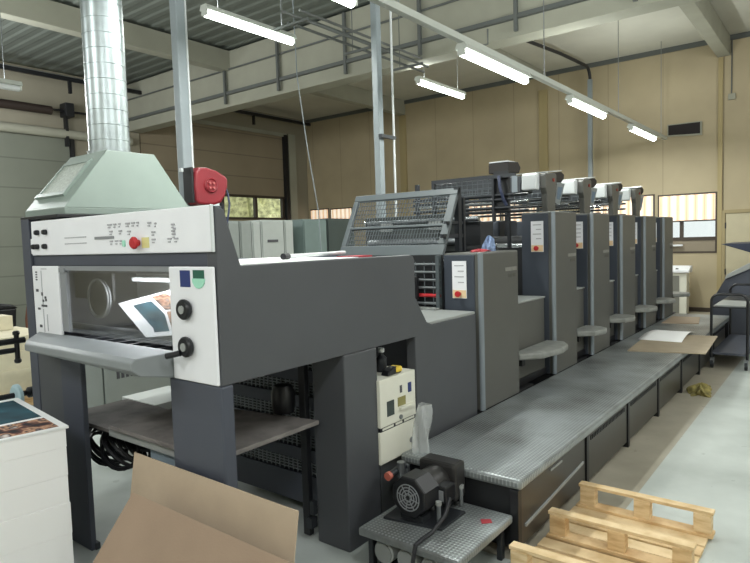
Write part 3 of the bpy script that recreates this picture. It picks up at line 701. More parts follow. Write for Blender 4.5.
# ================================================================== FOOTBOARD
XF = 10.45
Fb = thing('footboard', 'long raised tread plate footboard running beside the press', 'footboard', (6.5, 1.75, 0))
MB().box(2.93, XF, 1.335, 2.12, .375, .434).build('tread', M['tread'], Fb, .018)
seams = [2.95, 4.04, 5.03, 6.03, 7.05, 8.06, 9.07, 10.08]
pm_ = mat('dark brown grey panel', '#393733', .32, noise=.08, nscale=3); 
box('end_panel', M['dark'], Fb, 2.965, 2.985, 1.37, 2.11, .03, .374)
for k in range(7):
    a, b = seams[k]+.03, seams[k+1]-.03
    pnl = box('side_panel', pm_, Fb, a, b, 1.362, 1.38, .045, .36, .004)
    if k:
        mb = MB()
        for j in range(24): xx = a+.05+j*(b-a-.1)/24; mb.box(xx, xx+.018, 1.357, 1.363, .315, .345)
        mb.build('vent_slots', M['black'], pnl)
    else:
        MB().hexa([(a+.05, 1.352, .14), (b-.05, 1.352, .20), (b-.05, 1.352, .215), (a+.05, 1.352, .155)], [(a+.05, 1.362, .14), (b-.05, 1.362, .20), (b-.05, 1.362, .215), (a+.05, 1.362, .155)]).build('metal_strip', M['ltgrey'], pnl)
        MB().box(a+.42, a+.6, 1.356, 1.362, .33, .342).build('metal_strip', M['ltgrey'], pnl)
for x in seams[:-1]+[10.3]: box('foot', M['black'], Fb, x-.022, x+.022, 1.352, 1.40, 0, .375, .002); box('foot', M['black'], Fb, x-.02, x+.02, 2.05, 2.09, 0, .375, .002)

# ================================================================== PRINTING UNITS
def rounded(x0, x1, y0, y1, r, corners, n=6):
    pts = []
    for (cx, cy, a0, key) in ((x0, y0, 180, 'a'), (x1, y0, 270, 'b'), (x1, y1, 0, 'c'), (x0, y1, 90, 'd')):
        if key in corners:
            ox = cx+r if cx == x0 else cx-r; oy = cy+r if cy == y0 else cy-r
            for k in range(n+1):
                a = math.radians(a0+90*k/n); pts.append((ox+r*math.cos(a), oy+r*math.sin(a)))
        else: pts.append((cx, cy))
    return pts
def sticker(parent, x, y0, y1, z0, z1, eb=True):
    s = MB().box(x-.005, x, y0, y1, z0, z1).build('control_sticker', M['white'], parent)
    mb = MB(); h = z1-z0
    for k in range(4): mb.box(x-.007, x-.005, y0+.02, y1-.02-(k % 2)*.03, z1-.03-k*h*.15-.008, z1-.03-k*h*.15)
    mb.build('legend', M['inkl'], s)
    MB().box(x-.0065, x-.005, y0+.003, y1-.003, z0+.004, z0+h*.22).build('button_plate', mat('pale orange plate', '#e3c9a0', .5), s)
    if eb: MB().lathe([(.016, 0), (.016, .02), (.023, .024), (.022, .034), (0, .036)], (x-.006, (y0+y1)/2, z0+h*.12), (-1, 0, 0), 14).build('emergency_button', M['red'], s, smooth=True)
def logo(parent, x0, z, y=2.105):
    mb = MB()
    for k in range(8): mb.box(x0+k*.026, x0+k*.026+.019, y-.004, y, z, z+.03)
    mb.build('emblem', mat('pale emblem', '#85847e', .5), parent)
    mb = MB()
    for k in range(5): mb.box(x0+.06+k*.027, x0+.06+k*.027+.02, y-.004, y, z-.05, z-.022)
    mb.build('emblem', mat('dark emblem', '#55544f', .5), parent)

def unit(x, w, ztop, lab, steplab, first=False, far=False):
    t = thing('printing_unit', lab, 'printing press', (x+w/2, 2.9, 0), 'printing units of the press')
    y0 = 2.105
    pts = rounded(x+.005, x+w, y0, 2.42, .035, 'a')
    mb = MB(); z0 = .436
    mb.prism(pts, 'z', z0, ztop)
    cv = mb.build('side_cover', [M['cover']], t, .012)
    # slate front face skin and silver corner strip
    MB().box(x-.002, x+.02, y0+.055, 2.42, z0, ztop-.015).build('front_cover', M['coverfront'], cv, .004)
    cpts = [(x+.001+.028*(1-math.sin(a)), y0-.003+.028*(1-math.cos(a))) for a in [k*PI/2/6 for k in range(7)]]
    inner = [(p[0]+.006, p[1]+.006) for p in cpts[::-1]]
    MB().prism(cpts+inner, 'z', z0, ztop-.004).build('edge_strip', M['edge'], cv)
    logo(cv, x+w-.24, ztop-.16 if first else ztop-.43)
    sticker(cv, x-.002, 2.225 if first else 2.205, 2.345 if first else 2.325, ztop-.34 if first else ztop-.37, ztop-.06 if first else ztop-.085)
    # machine core, far cover
    core = box('core', M['dark'], t, x+.025, x+1.04, 2.43, 3.68, .42, 1.5 if first else 1.62)
    box('far_cover', M['coverfront'], t, x, x+w, 3.70, 4.0, .0, ztop, .02)
    box('plinth', M['dark'], t, x, x+1.05, 2.16, 3.7, .0, .42)
    for k, (dx, z, r) in enumerate(((.10, 1.60, .06), (.32, 1.66, .07), (.55, 1.62, .06), (.78, 1.56, .08)) if not first else ((.50, 1.53, .05), (.64, 1.60, .06), (.78, 1.56, .06), (.9, 1.6, .05))):
        MB().cyl((x+dx, 2.43, z), (x+dx, 3.69, z), r, n=20).build('roller', M['chrome'] if k in (0,) else M['dark'], t, smooth=True)
    # recess panel and ledge between this and the next unit, and the step tray
    if not far:
        xr0, xr1 = x+w+.005, x+1.068 if not first else 5.395
        pnl = box('recess_panel', M['cover'], t, xr0, xr1, 2.20, 2.26, .436, 1.15, .01)
        MB().box(xr0, xr1, 2.19, 2.45, 1.15, 1.165).build('ledge', M['ltgrey'], pnl, .004)
        MB().box(xr0, xr1, 2.19, 2.2, .436, .5).build('skirt', M['black'], pnl)
    xa = x+w+.006; xb = 5.397 if first else x+1.061
    if far: xb = xa+.40
    Lx = xb-xa; zt2 = .757
    pts = [(xa, 2.19), (xa, 2.10), (xa+.2*Lx, 1.965), (xa+.58*Lx, 1.905), (xa+.84*Lx, 1.935), (xb, 2.01), (xb, 2.19)]
    s_ = thing('step_tray', steplab, 'step', (x+w+.3, 2.1, zt2-.055), 'step trays between the printing units')
    MB().prism(pts, 'z', zt2-.055, zt2).build('tray_top', M['tray'], s_, .016)
    MB().box(xa+.08, xa+.14, 2.12, 2.188, zt2-.12, zt2-.057).build('tray_bracket', M['black'], s_)
    if not first or True:
        for z in (1.05, 1.25): MB().cyl((x+w+.02, 2.30, z), (x+w+.02, 2.22, z), .015, n=8).build('latch', M['ltgrey'], t)
    if first:
        box('core_top', M['dark'], t, 4.62, 4.86, 2.44, 3.68, 1.5, 1.86)
        MB().cyl((4.6, 2.44, 1.885), (4.6, 3.66, 1.885), .022, n=14).build('roller', M['chrome'], t, smooth=True)
        return t
    if far: return t
    # ink duct head
    hd = MB().prism([(x+.385, ztop-.02), (x+.585, ztop-.02), (x+.595, 2.14), (x+.625, 2.20), (x+.625, 2.33), (x+.60, 2.345), (x+.35, 2.335), (x+.335, 2.31), (x+.335, 2.19), (x+.37, 2.13)], 'y', 2.315, 2.375).build('cheek', M['cover'], t, .008)
    MB().cyl((x+.53, 2.315, 2.275), (x+.53, 2.305, 2.275), .018, n=14).build('knob', mat('brick red knob', '#8e3328', .5), hd)
    MB().prism([(x+.25, 2.175), (x+.34, 2.17), (x+.36, 2.335), (x+.28, 2.335), (x+.255, 2.32)], 'y', 2.378, 2.53).build('white_cover', M['wb'], t, .012)
    MB().prism([(x+.30, 2.16), (x+.60, 2.16), (x+.62, 2.33), (x+.32, 2.32)], 'y', 2.56, 3.6).build('ink_duct', M['darkmetal'], t, .01)
    MB().prism([(x+.655, 2.26), (x+.86, 2.275), (x+.95, 2.31), (x+.96, 2.36), (x+.88, 2.385), (x+.655, 2.36)], 'y', 2.36, 3.55).build('ink_tray', M['traybrown'], t, .008)
    MB().prism([(x+.45, 2.352), (x+.70, 2.372), (x+.84, 2.39), (x+.84, 2.396), (x+.45, 2.358)], 'y', 2.34, 3.5).build('tray_lid', M['wb'], t)
    fp = [Vector(p) for p in ((x+.64, 2.34, 2.055), (x+.82, 2.36, 2.04), (x+.97, 2.36, 2.265), (x+.70, 2.34, 2.262))]
    dn = Vector((.004, .003, -.002))
    sh_ = MB().hexa(fp, [p+dn for p in fp]).build('plate_flap', M['edge'], t)
    fc_ = sum(fp, Vector())/4; ip = [fc_+(p-fc_)*.6-dn*.4 for p in fp]
    MB().hexa(ip, [p+dn*.3 for p in ip]).build('flap_recess', M['flapin'], sh_)
    for z in (1.97, 2.05, 2.12):
        MB().cyl((x+.02, 2.36, z), (x+.02, 3.6, z), .014, n=8).build('guard_rail', M['darkmetal'] if z != 2.05 else M['chrome'], t)
    box('upright', M['darkmetal'], t, x+.0, x+.04, 3.58, 3.62, 1.62, 2.3)
    box('upright', M['darkmetal'], t, x+.02, x+.05, 2.55, 2.58, 1.62, 2.2)
    mb = MB()
    for j in range(14): mb.cyl((x+.06, 2.6+j*.07, 2.0), (x+.1, 2.6+j*.07, 2.2), .004, n=5)
    for j in range(5): mb.cyl((x+.06+.01*j, 2.58, 2.0+.05*j), (x+.06+.01*j, 3.56, 2.0+.05*j), .004, n=5)
    mb.build('guard_mesh', M['mwire'], t)
    return t
unit(3.985, .64, 1.615, 'shortest printing unit of the press, with red cloth on its top', 'largest step tray, attached beside the shortest printing unit', first=True)
labs = ['tall printing unit second from the delivery, with full control sticker in view', 'tall printing unit third from the delivery, in the middle of the row', 'tall printing unit fourth from the delivery', 'tall printing unit fifth from the delivery, last but one', 'last and farthest printing unit, nearest the blinds window']
slabs = ['second step tray from the delivery, between two tall units', 'third step tray from the delivery', 'fourth step tray from the delivery', 'fifth step tray from the delivery, last but one', 'farthest and smallest step tray at the last unit']
for k, lab in enumerate(labs): unit(5.405+1.068*k, .59, 1.945, lab, slabs[k], far=(k == 4))

# guard over first unit
G = thing('mesh_guard', 'sloping grey wire mesh guard frame across the press behind the delivery', 'guard', (4.05, 2.95, 1.2))
gx = lambda v: 4.00+.27*v
gz = lambda v: 1.60+.53*v
def gs(mb, y0, y1, v0, v1, th=.03):
    mb.hexa([(gx(v0), y0, gz(v0)), (gx(v0), y1, gz(v0)), (gx(v1), y1, gz(v1)), (gx(v1), y0, gz(v1))], [(gx(v0)+th, y0, gz(v0)-.012), (gx(v0)+th, y1, gz(v0)-.012), (gx(v1)+th, y1, gz(v1)-.012), (gx(v1)+th, y0, gz(v1)-.012)])
mb = MB(); gs(mb, 2.44, 3.50, 0, .16); gs(mb, 2.44, 3.50, .90, 1); gs(mb, 2.44, 2.51, .16, .90); gs(mb, 3.45, 3.50, .16, .90); gs(mb, 2.5, 3.46, .43, .47)
mb.build('guard_frame', M['gframe'], G, .006)
mb = MB()
for j in range(34):
    y = 2.51+j*.0283; mb.cyl((gx(.14)+.015, y, gz(.14)), (gx(.92)+.015, y, gz(.92)), .0032, n=5)
for j in range(11):
    v = .18+j*.07; mb.cyl((gx(v)+.015, 2.5, gz(v)), (gx(v)+.015, 3.46, gz(v)), .0032, n=5)
mb.build('wire_mesh', M['mwire'], G)
MB().box(4.26, 4.31, 2.44, 2.48, 1.62, 2.13).box(4.34, 4.37, 2.44, 2.47, 1.62, 2.05).box(4.02, 4.37, 2.445, 2.47, 1.73, 1.76).box(4.08, 4.37, 2.445, 2.47, 1.84, 1.86).build('side_frame', M['darkmetal'], G)
bk = mat('dim machine background', '#3e4342', .6, noise=.4, nscale=9)
MB().box(4.40, 4.42, 2.48, 3.5, 1.62, 1.93).build('rear_plate', bk, G)
for y in (2.62, 3.12): MB().box(4.28, 4.30, y, y+.12, 1.80, 1.87).build('notice_plate', M['ltgrey'], G)
for z, r in ((1.70, .03), (1.88, .02)): MB().cyl((4.38, 2.5, z), (4.38, 3.45, z), r, n=12).build('roller', M['steel'], G, smooth=True)
# lower rails beneath the guard
L_ = thing('roller_guard', 'dark barred roller guard between the delivery and the first printing unit', 'guard', (4.0, 2.95, 1.19))
box('back_plate', M['dark'], L_, 3.99, 3.995, 2.43, 3.5, 1.19, 1.6, 0)
for y in (2.44, 3.42): MB().box(3.94, 3.98, y, y+.03, 1.19, 1.6).build('side_frame', M['gframe'], L_)
for k, z in enumerate((1.23, 1.29, 1.35, 1.41, 1.47, 1.53)):
    MB().cyl((3.96, 2.44, z), (3.96, 3.45, z), .011 if k != 1 else .014, n=8).build('bar', M['steel'] if k != 1 else M['red'], L_)
mb = MB()
for j in range(10): mb.cyl((3.955, 2.50+j*.08, 1.21), (3.955, 2.50+j*.08, 1.55), .004, n=5)
mb.build('wires', M['mwire'], L_)
MB().box(3.90, 3.94, 2.62, 2.67, 1.26, 1.44).build('handle', M['black'], L_, .01)
MB().box(3.88, 3.98, 2.44, 3.45, 1.186, 1.20).build('shelf_edge', M['ltgrey'], L_)
# upper guard before unit 2
U = thing('upper_guard', 'dark framed mesh guard standing above the gap before the second printing unit', 'guard', (4.95, 2.8, 1.66))
MB().box(4.88, 4.91, 2.24, 3.08, 2.235, 2.268).box(4.88, 4.92, 3.05, 3.08, 1.86, 2.236).box(4.88, 4.92, 2.44, 2.46, 1.86, 2.236).build('guard_frame', M['darkmetal'], U)
for z, m_ in ((2.09, 'darkmetal'), (1.98, 'darkmetal'), (2.05, 'darkmetal')): MB().cyl((4.9, 2.26, z), (4.9, 3.3, z), .012 if m_ != 'chrome' else .03, n=10).build('rail', M[m_], U)
mb = MB()
for j in range(11): mb.cyl((4.9, 2.5+j*.053, 2.09), (4.9, 2.5+j*.053, 2.24), .003, n=5)
for j in range(3): mb.cyl((4.9, 2.46, 2.12+.04*j), (4.9, 3.06, 2.12+.04*j), .003, n=5)
mb.build('wire_mesh', M['mwire'], U)
MB().box(4.92, 4.96, 2.32, 2.46, 1.95, 2.30).build('side_plate', M['dark'], U)
bx = MB().prism([(5.02, 2.29), (5.24, 2.30), (5.28, 2.35), (5.22, 2.40), (5.02, 2.385)], 'y', 2.36, 2.56).build('ink_fountain', mat('dark brown fountain', '#1d1714', .6), U, .01)
MB().box(5.02, 5.19, 2.37, 2.55, 2.388, 2.398).build('fountain_lid', M['wb'], bx)
MB().tube([(4.86, 2.38, 2.25), (4.84, 2.36, 2.15), (4.86, 2.34, 2.05), (4.9, 2.33, 2.0)], .015).build('cable', M['hose'], U, smooth=True)
MB().box(4.86, 4.87, 2.21, 2.26, 2.10, 2.24).build('flap', M['edge'], U)
# rags on unit 1
def blob(cx, cy, cz, rx, ry, rz, seed, n=18):
    rnd = random.Random(seed); ph = [rnd.uniform(0, 6) for _ in range(6)]
    def f(u, v):
        a = u*2*PI; e = v*PI/2
        k = 1+.22*math.sin(3*a+ph[0]+4*v)+.16*math.sin(5*a+ph[1]-6*v)+.1*math.sin(9*a+ph[2]+9*v)
        return (cx+rx*k*math.cos(a)*math.cos(e), cy+ry*k*math.sin(a)*math.cos(e), cz+rz*math.sin(e)*(1+.25*math.sin(4*a+ph[3])))
    return MB().grid(f, n*2, n//2)
tag(blob(4.46, 2.28, 1.616, .06, .05, .10, 3).build('rag', M['ragw'], None, smooth=True, loc='base'), 'crumpled blue and white rag on the shortest printing unit', 'rag')
tag(blob(4.24, 2.25, 1.616, .10, .06, .018, 5).build('cloth', M['redcloth'], None, smooth=True, loc='base'), 'flat red cloth on the shortest printing unit', 'cloth')
tag(blob(7.16, 1.19, .0, .20, .10, .085, 4, 30).build('rag_heap', M['rag'], None, smooth=True, loc='base'), 'crumpled yellow green rag heap on floor under the cardboard edge', 'rag')

# cardboard and paper on the footboard
tag(MB().sheet([(6.86, 1.86, .435), (7.05, 1.13, .435), (8.28, 1.2, .435), (8.15, 1.95, .435)], .012).build('cardboard_sheet', M['pink'], None, loc='base'), 'flat brown cardboard sheet overhanging the footboard, white paper on it', 'cardboard')
def curl(u, v):
    x = 7.62+.85*u; y = 1.47+.48*v+.06*(1-u)*0; return (x, y, .449+.05*math.sin(PI*u)*(.5+.5*(1-v)))
tag(MB().grid(curl, 14, 6).build('curled_paper', M['paper'], None, smooth=True, solid=.002, loc='base'), 'curved white paper sheet lying on the cardboard', 'paper')
tag(MB().sheet([(9.2, 2.03, .435), (9.3, 1.58, .435), (10.0, 1.68, .435), (9.95, 2.05, .435)], .012).build('cardboard_sheet', M['carton'], None, loc='base'), 'small brown cardboard sheet at the far end of the footboard', 'cardboard')

# ================================================================== PALLET
T = thing('wooden_pallet', 'pale wooden pallet lying upside down on the floor beside footboard', 'pallet', (3.27, .93, 0))
ya, yb = .575, 1.325
for k in range(9):
    x = 2.74+k*.122; o = MB().box(x, x+.1, ya, yb, 0, .018); o.build('deck_board', M['pine'] if k % 2 else M['pine2'], T, .002)
T_rows = (2.78, 3.265, 3.735)
for k, x in enumerate(T_rows):
    sk = -.012*k
    MB().box(x-.045, x+.045, ya+sk, yb+sk, .018, .036).build('stringer_board', M['pine2'], T, .002)
    for y in (ya+.055, (ya+yb)/2, yb-.055):
        MB().box(x-.034, x+.034, y-.045+sk, y+.045+sk, .036, .145).build('block', M['pine'] if k != 1 else M['pine2'], T, .003)
    MB().box(x-.03, x+.03, ya+sk, yb+sk, .145, .164).build('skid_board', M['pine'], T, .002)

# ================================================================== CARDBOARD LEANING AT FRONT
n_ = (-.97, 0, .22)
tag(MB().sheet([(1.49, 2.80, .0), (1.49, 1.66, .0), (1.615, 1.66, .69), (1.615, 2.815, .70)], .006, n_).build('cardboard_sheet', M['carton'], None, loc='base'), 'tall brown cardboard sheet leaning upright against the front delivery leg', 'cardboard')
tag(MB().sheet([(1.03, 2.66, .0), (1.03, 1.42, .0), (1.46, 1.55, .585), (1.46, 2.58, .60)], .006, (-.8, 0, .6)).build('cardboard_sheet', M['carton2'], None, loc='base'), 'front brown cardboard sheet sloping toward viewer before the upright one', 'cardboard')

# ================================================================== PRINTED PAPER STACK AT LEFT
zt_ = .85; A = [(1.395, 3.07), (1.515, 3.92), (.80, 4.02), (.68, 3.17)]
levels = [.0, .12, .30, .46, .60, .745, .838]
pl = ['bottom bundle of the white paper stack at left', 'second bundle up in the white paper stack at left', 'third bundle up in the white paper stack at left', 'fourth bundle up in the white paper stack at left', 'bundle second from top in the white paper stack', 'top bundle of the white paper stack under the printed sheet']
for k in range(6):
    j = .0015*((k*7) % 3-1)
    tag(MB().prism([(x+j, y-j) for x, y in A], 'z', levels[k]+.0005, levels[k+1]).build('paper_bundle', M['paper'], None, .002, loc='base'), pl[k], 'paper', 'bundles of the paper stack')
o = uv_sheet('printed_sheet', [(A[1][0], A[1][1], .851), (A[0][0]+.012, A[0][1]-.012, .851), (A[3][0], A[3][1], .851), (A[2][0], A[2][1], .851)], picture('printed top sheet', stack=True), .012)
tag(o, 'printed sheet with teal and portrait pictures topping the white stack', 'paper')

# ================================================================== BACK LEFT
t = thing('sheet_pallet', 'cream paper sheets piled on a wooden pallet in back left', 'pallet', (2.7, 7.8, 0))
for y in (7.3, 7.75, 8.25): MB().box(2.0, 3.3, y-.05, y+.05, .03, .14).build('runner', M['pine2'], t)
MB().box(2.0, 3.3, 7.2, 8.4, .14, .17).box(2.0, 3.3, 7.2, 8.4, 0, .03).build('deck', M['pine2'], t)
zc = [.17, .42, .62, .78]
for k in range(3):
    tag(MB().box(2.05+.02*k, 3.25, 7.25+.02*k, 8.36-.03*k, zc[k]+.001, zc[k+1]).build('paper_pile', M['cream'], None, .004, loc='base'), ['bottom cream paper pile on the back left pallet', 'middle cream paper pile on the back left pallet', 'top cream paper pile on the back left pallet'][k], 'paper', 'cream piles on the back left pallet')
mb = MB()
tag(MB().prism([(2.6+.0, 8.3), (3.1, 8.3), (3.1, 8.0), (2.6, 8.0)], 'z', .781, .95).build('paper_pile', M['cream'], None, .004, loc='base'), 'small cream paper block standing on the back left piles', 'paper')
t = thing('waste_bin', 'dark waste bin standing behind the cream paper piles', 'bin', (3.2, 9.35, 0))
MB().hexa([(2.9, 9.05, 0), (3.5, 9.05, 0), (3.5, 9.65, 0), (2.9, 9.65, 0)], [(2.85, 9.0, .95), (3.55, 9.0, .95), (3.55, 9.7, .95), (2.85, 9.7, .95)]).build('bin_body', M['black'], t, .02)
MB().prism([(2.83, .95), (3.57, .95), (3.5, 1.0), (3.0, 1.07), (2.9, 1.04)], 'y', 8.98, 9.72).build('lid', M['black'], t, .02)
t = thing('roll_trolley', 'black tubular trolley rails with knobs left of the delivery', 'trolley', (1.1, 4.35, 0))
MB().cyl((.55, 4.35, 1.135), (1.75, 4.35, 1.135), .020, n=12).build('rail', M['black'], t)
MB().cyl((.55, 4.35, 1.075), (1.68, 4.35, 1.075), .018, n=12).build('rail', M['black'], t)
MB().cyl((.55, 4.35, .775), (1.74, 4.35, .775), .018, n=12).build('rail', M['black'], t)
MB().cyl((1.70, 4.35, 1.01), (1.70, 4.35, 1.19), .016, n=10).build('knob_stem', M['black'], t)
for z in (1.19, 1.005): MB().lathe([(.014, 0), (.022, .008), (.022, .024), (.014, .032)], (1.70, 4.35, z-.02), (0, 0, 1), 12).build('knob', M['black'], t)
MB().lathe([(.02, 0), (.036, .01), (.036, .04), (.02, .05)], (1.74, 4.35, .775), (1, 0, 0), 14).build('knob', M['black'], t)
MB().lathe([(.07, 0), (.085, .01), (.085, .03), (.0, .03)], (1.66, 4.35, .76), (1, 0, 0), 20).build('disc', mat('pale blue disc', '#a9c4cc', .5), t)
for x in (.6, 1.45): MB().box(x-.02, x+.02, 4.36, 4.40, .06, 1.16).build('upright', M['darkmetal'], t)
for x in (.6, 1.45):
    MB().box(x-.02, x+.02, 4.1, 4.6, .05, .09).build('foot_bar', M['darkmetal'], t)
    for y in (4.14, 4.56): MB().cyl((x-.02, y, .025), (x+.02, y, .025), .025, n=10).build('wheel', M['black'], t)
tag(MB().tube([(3.62, 8.85, 0.035), (3.62, 8.85, .8), (3.64, 8.8, 1.05), (3.7, 8.75, 1.15), (3.78, 8.7, 1.05)], .035).build('suction_hose', mat('brown hose', '#6b4636', .6), None, smooth=True, loc='base'), 'brown upright hose left of the delivery frame, bent at its top', 'hose')

# cabinet seen through the delivery
t = thing('steel_cabinet', 'wide pale grey cabinet seen through the open delivery below its shelf', 'cabinet', (3.5, 6.0, 0))
box('carcass', M['cab'], t, 2.8, 4.5, 5.78, 6.2, .06, 1.18)
box('plinth', M['black'], t, 2.82, 4.48, 5.8, 6.18, 0, .06, 0)
for k, (a, b) in enumerate(((2.81, 3.0), (3.02, 3.75), (3.77, 4.48))):
    d = box('door', M['cab'], t, a, b, 5.755, 5.78, .10, 1.16, .004)
    if k == 1:
        mb = MB()
        for j in range(12): mb.box(3.15+j*.05, 3.18+j*.05, 5.75, 5.757, .42, .5)
        mb.build('vent', M['ink'], d)
for k in range(3):
    tag(MB().box(2.64+.01*k, 3.11, 4.28+.01*k, 4.80, .0015+k*.16, (k+1)*.16).build('paper_pile', M['dull'], None, .004, loc='base'), ['bottom white pile in front of the wide pale cabinet', 'middle white pile in front of the wide pale cabinet', 'top white pile in front of the wide pale cabinet'][k], 'paper', 'white piles before the wide cabinet')

# back row of cabinets
def cabinet(x0, x1, z, m, lab, handle=False, seam=None, y0=7.4):
    t = thing('electrical_cabinet', lab, 'cabinet', ((x0+x1)/2, y0+.25, 0), 'cabinets in the back row')
    box('carcass', m, t, x0+.004, x1-.004, y0, y0+.5, .08, z, .006); box('plinth', M['black'], t, x0+.02, x1-.02, y0+.02, y0+.48, 0, .08, 0)
    d = box('door', m, t, x0+.02, x1-.02, y0-.02, y0, .1, z-.03, .006)
    if handle: MB().box(x0+.12, x0+.34, y0-.035, y0-.02, z-.36, z-.32).build('handle', M['ink'], d)
    if seam: MB().box(x1-.1, x1-.06, y0-.04, y0-.02, 1.2, 1.32).build('handle', M['black'], d)
cabinet(5.60, 5.92, 2.09, M['cab'], 'leftmost grey narrow cabinet in the back row, behind the delivery panel')
cabinet(5.93, 6.16, 2.09, M['cab'], 'second grey narrow cabinet in the back row')
cabinet(6.17, 6.40, 2.09, M['cab'], 'third grey narrow cabinet in the back row, left of the pale ones')
cabinet(6.41, 6.59, 2.09, M['cabl'], 'narrow pale cabinet left of the door with the long handle')
cabinet(6.60, 7.10, 2.11, M['cabl'], 'pale cabinet with a long slot handle in the back row', True)
cabinet(7.11, 7.32, 2.11, M['cabl'], 'narrow pale cabinet right of the one with the long handle')
cabinet(7.56, 8.16, 2.13, M['cabg'], 'green grey locker with round lock right of the gap in the back row', seam=True)
cabinet(8.17, 8.95, 2.15, M['cabd'], 'dark green cabinet at the right end of the back row')
MB()

# ================================================================== RIGHT SIDE
t = thing('second_press', 'dark grey machine at the right edge with a sloping end', 'printing press', (12, .6, 0))
MB().prism([(-.9, .07), (1.66, .07), (1.70, .12), (1.68, .6), (1.50, .94), (1.05, 1.16), (-.9, 1.18)], 'x', 11.0, 12.8).build('machine_body', M['greyblue'], t, .02)
MB().prism([(1.50, .94), (1.05, 1.16), (1.03, 1.21), (1.12, 1.23), (1.47, 1.02)], 'x', 10.96, 12.8).build('top_cover', M['ltgrey'], t, .01)
MB().prism([(-.9, 1.18), (1.03, 1.17), (1.0, 1.26), (-.9, 1.30)], 'x', 11.1, 12.7).build('upper_deck', M['cabg'], t, .01)
MB().box(11.1, 12.7, -.8, 1.6, 0, .07).build('plinth', M['black'], t)
MB().prism([(1.56, 1.50), (-.9, 1.53), (-.9, 1.2), (.4, 1.05+.05)], 'x', 11.0, 12.5).build('feed_board', mat('navy feed board', '#2b3245', .45), t, .004)
MB().box(11.2, 12.4, -.6, .6, 1.18, 1.4).build('board_support', M['dark'], t)

C = thing('hand_trolley', 'black tubular hand trolley with two shelves on the right floor', 'trolley', (9.3, 1.13, 0))
xa_, xb_, y0_, y1_ = 8.55, 10.15, .92, 1.31
for x in (xa_, xb_):
    pts = [(x, y0_, .12), (x, y0_, .84)]
    for k in range(7): a = PI-k/6*PI/2; pts.append((x, y0_+.09+.09*math.cos(a), .84+.09*math.sin(a)))
    for k in range(7): a = PI/2-k/6*PI/2; pts.append((x, y1_-.09+.09*math.cos(a), .84+.09*math.sin(a)))
    pts += [(x, y1_, .84), (x, y1_, .12)]
    MB().tube(pts, .016).build('handle', M['black'], C, smooth=True)
    for y in (y0_+.01, y1_-.01):
        w = MB().cyl((x, y-.015, .05), (x, y+.015, .05), .05, n=16).build('wheel', M['darkmetal'], C, smooth=True)
        MB().box(x-.02, x+.02, y-.022, y+.022, .06, .13).build('fork', M['steel'], w)
MB().box(xa_, xb_, y0_, y1_, .755, .775).build('shelf', M['darkmetal'], C, .004)
MB().box(xa_, xb_, y0_, y1_, .17, .20).build('shelf', M['greyblue'], C, .004)
tag(MB().sheet([(8.58, .95, .7765), (9.2, .95, .7765), (9.25, 1.285, .7765), (8.58, 1.285, .7765)], .012).build('paper_sheets', M['ltgrey'], None, loc='base'), 'pale sheets lying on the hand trolley top shelf', 'paper')
t = thing('console_stand', 'white console on a tall stand by the end wall under the window', 'stand', (13.95, 2.75, 0))
MB().box(13.85, 14.1, 2.58, 2.90, 0, .86).build('stand_body', M['offwhite'], t, .008)
MB().box(13.83, 13.852, 2.72, 2.91, .0, .80).build('side_skin', mat('grey side panel', '#77776f', .6), t)
MB().prism([(13.78, .86), (14.12, .86), (14.12, 1.0), (14.0, 1.0), (13.78, .92)], 'y', 2.52, 2.98).build('console_top', M['white'], t, .015)
MB().box(13.80, 13.84, 2.73, 2.78, .935, .955).build('button', M['black'], t)
# window sill clutter
tag(MB().prism([(XE-.10, 1.40), (XE-.02, 1.40), (XE-.02, 1.44), (XE-.10, 1.43)], 'y', 2.75, 3.3).build('document_tray', M['white'], None, .005, loc='base'), 'white document tray mounted at the window ledge', 'tray')
# wall vent
t = thing('wall_display', 'dark rectangular display in pale frame high on end wall', 'display', (XE-.03, 2.73, 3.66))
a, b = 2.40, 3.06
MB().hexa([(XE-.06, a, 3.71), (XE-.06, b, 3.755), (XE-.06, b, 4.005), (XE-.06, a, 4.0)], [(XE-.001, a, 3.71), (XE-.001, b, 3.755), (XE-.001, b, 4.005), (XE-.001, a, 4.0)]).build('frame', M['beam'], t)
MB().hexa([(XE-.065, a+.03, 3.745), (XE-.065, b-.02, 3.78), (XE-.065, b-.02, 3.985), (XE-.065, a+.03, 3.98)], [(XE-.058, a+.03, 3.745), (XE-.058, b-.02, 3.78), (XE-.058, b-.02, 3.985), (XE-.058, a+.03, 3.98)]).build('screen', mat('dark red display', '#120808', .7), t)
t = thing('light_switch', 'small square switch box with conduit on the end wall', 'switch', (XE-.03, 1.88, 3.3))
MB().box(XE-.05, XE, 1.80, 1.93, 4.35, 4.47).build('box', M['beam'], t, .006)
MB().cyl((XE-.02, 1.87, 4.47), (XE-.02, 1.87, 5.6), .012, n=8).build('conduit', M['conduit'], t)

# outdoors
o = MB().box(14.7, 60, -40, 60, -.4, -.3).box(-40, 14.7, 14.1, 60, -.4, -.3).build('trim_11', M['grass']); o.name = 'outdoor_ground'; o['kind'] = 'structure'
for k, x in enumerate((8.5, 13.5, 18.5, 23.5)):
    hb = blob(x, 21, -.3, 1.65, 1.5, 5.5, 20+k, 34)
    tag(hb.build('hedge', M['leaf'], None, smooth=True, loc='base'), ['sunlit foliage outside the dock door window, leftmost bush', 'sunlit foliage outside the dock door window, second bush', 'sunlit foliage outside the dock door window, third bush', 'sunlit foliage outside the dock door window, rightmost bush'][k], 'bush', 'bushes outside the dock door')

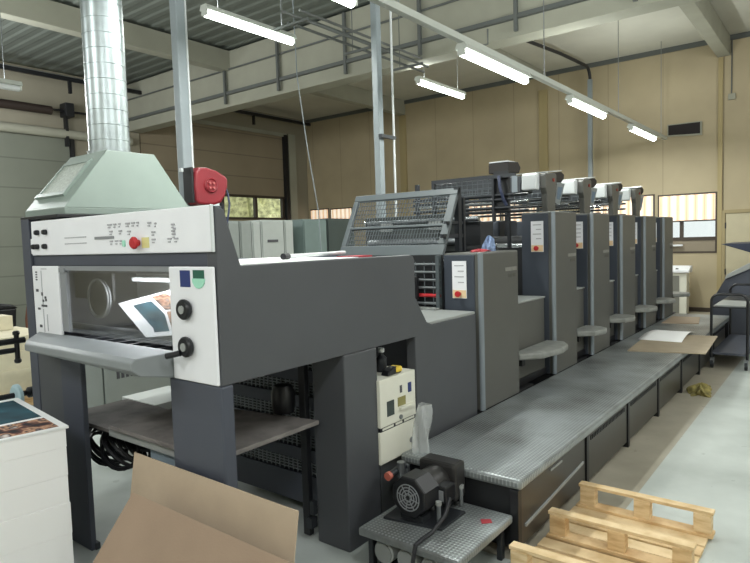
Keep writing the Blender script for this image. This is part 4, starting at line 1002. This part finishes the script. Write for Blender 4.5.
# ================================================================== LIGHT, WORLD, CAMERA
l = bpy.data.lights.new('added interior fill', 'AREA'); l.shape = 'RECTANGLE'; l.size = .1; l.size_y = 1.0; l.energy = 9  # lamp added inside the delivery to brighten what the window shows
o = bpy.data.objects.new('added_interior_fill', l); COL.objects.link(o); o.location = (1.95, 3.0, 1.583)
for (x, y, e) in ((-1.6, 3.4, 85), (1.2, -.2, 60), (6.0, -1.2, 80), (10.0, -1.2, 60), (-1.6, -.5, 110), (2.0, -2.8, 60), (6.0, -3.2, 60), (-1.5, 7.0, 80), (2.6, 9.8, 170), (3.0, 12.2, 90)):
    l = bpy.data.lights.new('unseen fill lamp', 'POINT'); l.shadow_soft_size = .35; l.energy = e*2; l.color = (.97, 1, 1)
    o = bpy.data.objects.new('unseen_fill_lamp', l); COL.objects.link(o); o.location = (x, y, 4.0)  # unseen lamps added out of frame to fill the room, no fittings
sun = bpy.data.lights.new('sun', 'SUN'); sun.energy = 3; sun.angle = .02; sun.color = (1, .95, .85)
o = bpy.data.objects.new('sun', sun); COL.objects.link(o); o.rotation_euler = (math.radians(38), math.radians(-25), 0)
w = bpy.data.worlds.new('World'); bpy.context.scene.world = w; w.use_nodes = True
bgn = w.node_tree.nodes['Background']; bgn.inputs[0].default_value = (.96, .98, 1, 1); bgn.inputs[1].default_value = 1.25

cam = bpy.data.cameras.new('camera'); co = bpy.data.objects.new('camera', cam); COL.objects.link(co)
yaw, pit, rol = 0.659576, -0.067953, -0.030523
cyw, syw, cpt, spt = math.cos(yaw), math.sin(yaw), math.cos(pit), math.sin(pit)
f = Vector((cyw*cpt, syw*cpt, spt)); r = Vector((syw, -cyw, 0)); u = r.cross(f)
r2 = math.cos(rol)*r+math.sin(rol)*u; u2 = -math.sin(rol)*r+math.cos(rol)*u
mt = Matrix((r2, u2, -f)).transposed().to_4x4(); mt.translation = Vector((0, 0, 1.73))
co.matrix_world = mt
cam.sensor_fit = 'HORIZONTAL'; cam.sensor_width = 36; cam.lens = 607.18/750*36; cam.clip_start = .05
sc = bpy.context.scene; sc.camera = co
sc.view_settings.view_transform = 'Standard'; sc.view_settings.look = 'None'; sc.view_settings.exposure = -.05; sc.view_settings.gamma = 1.0
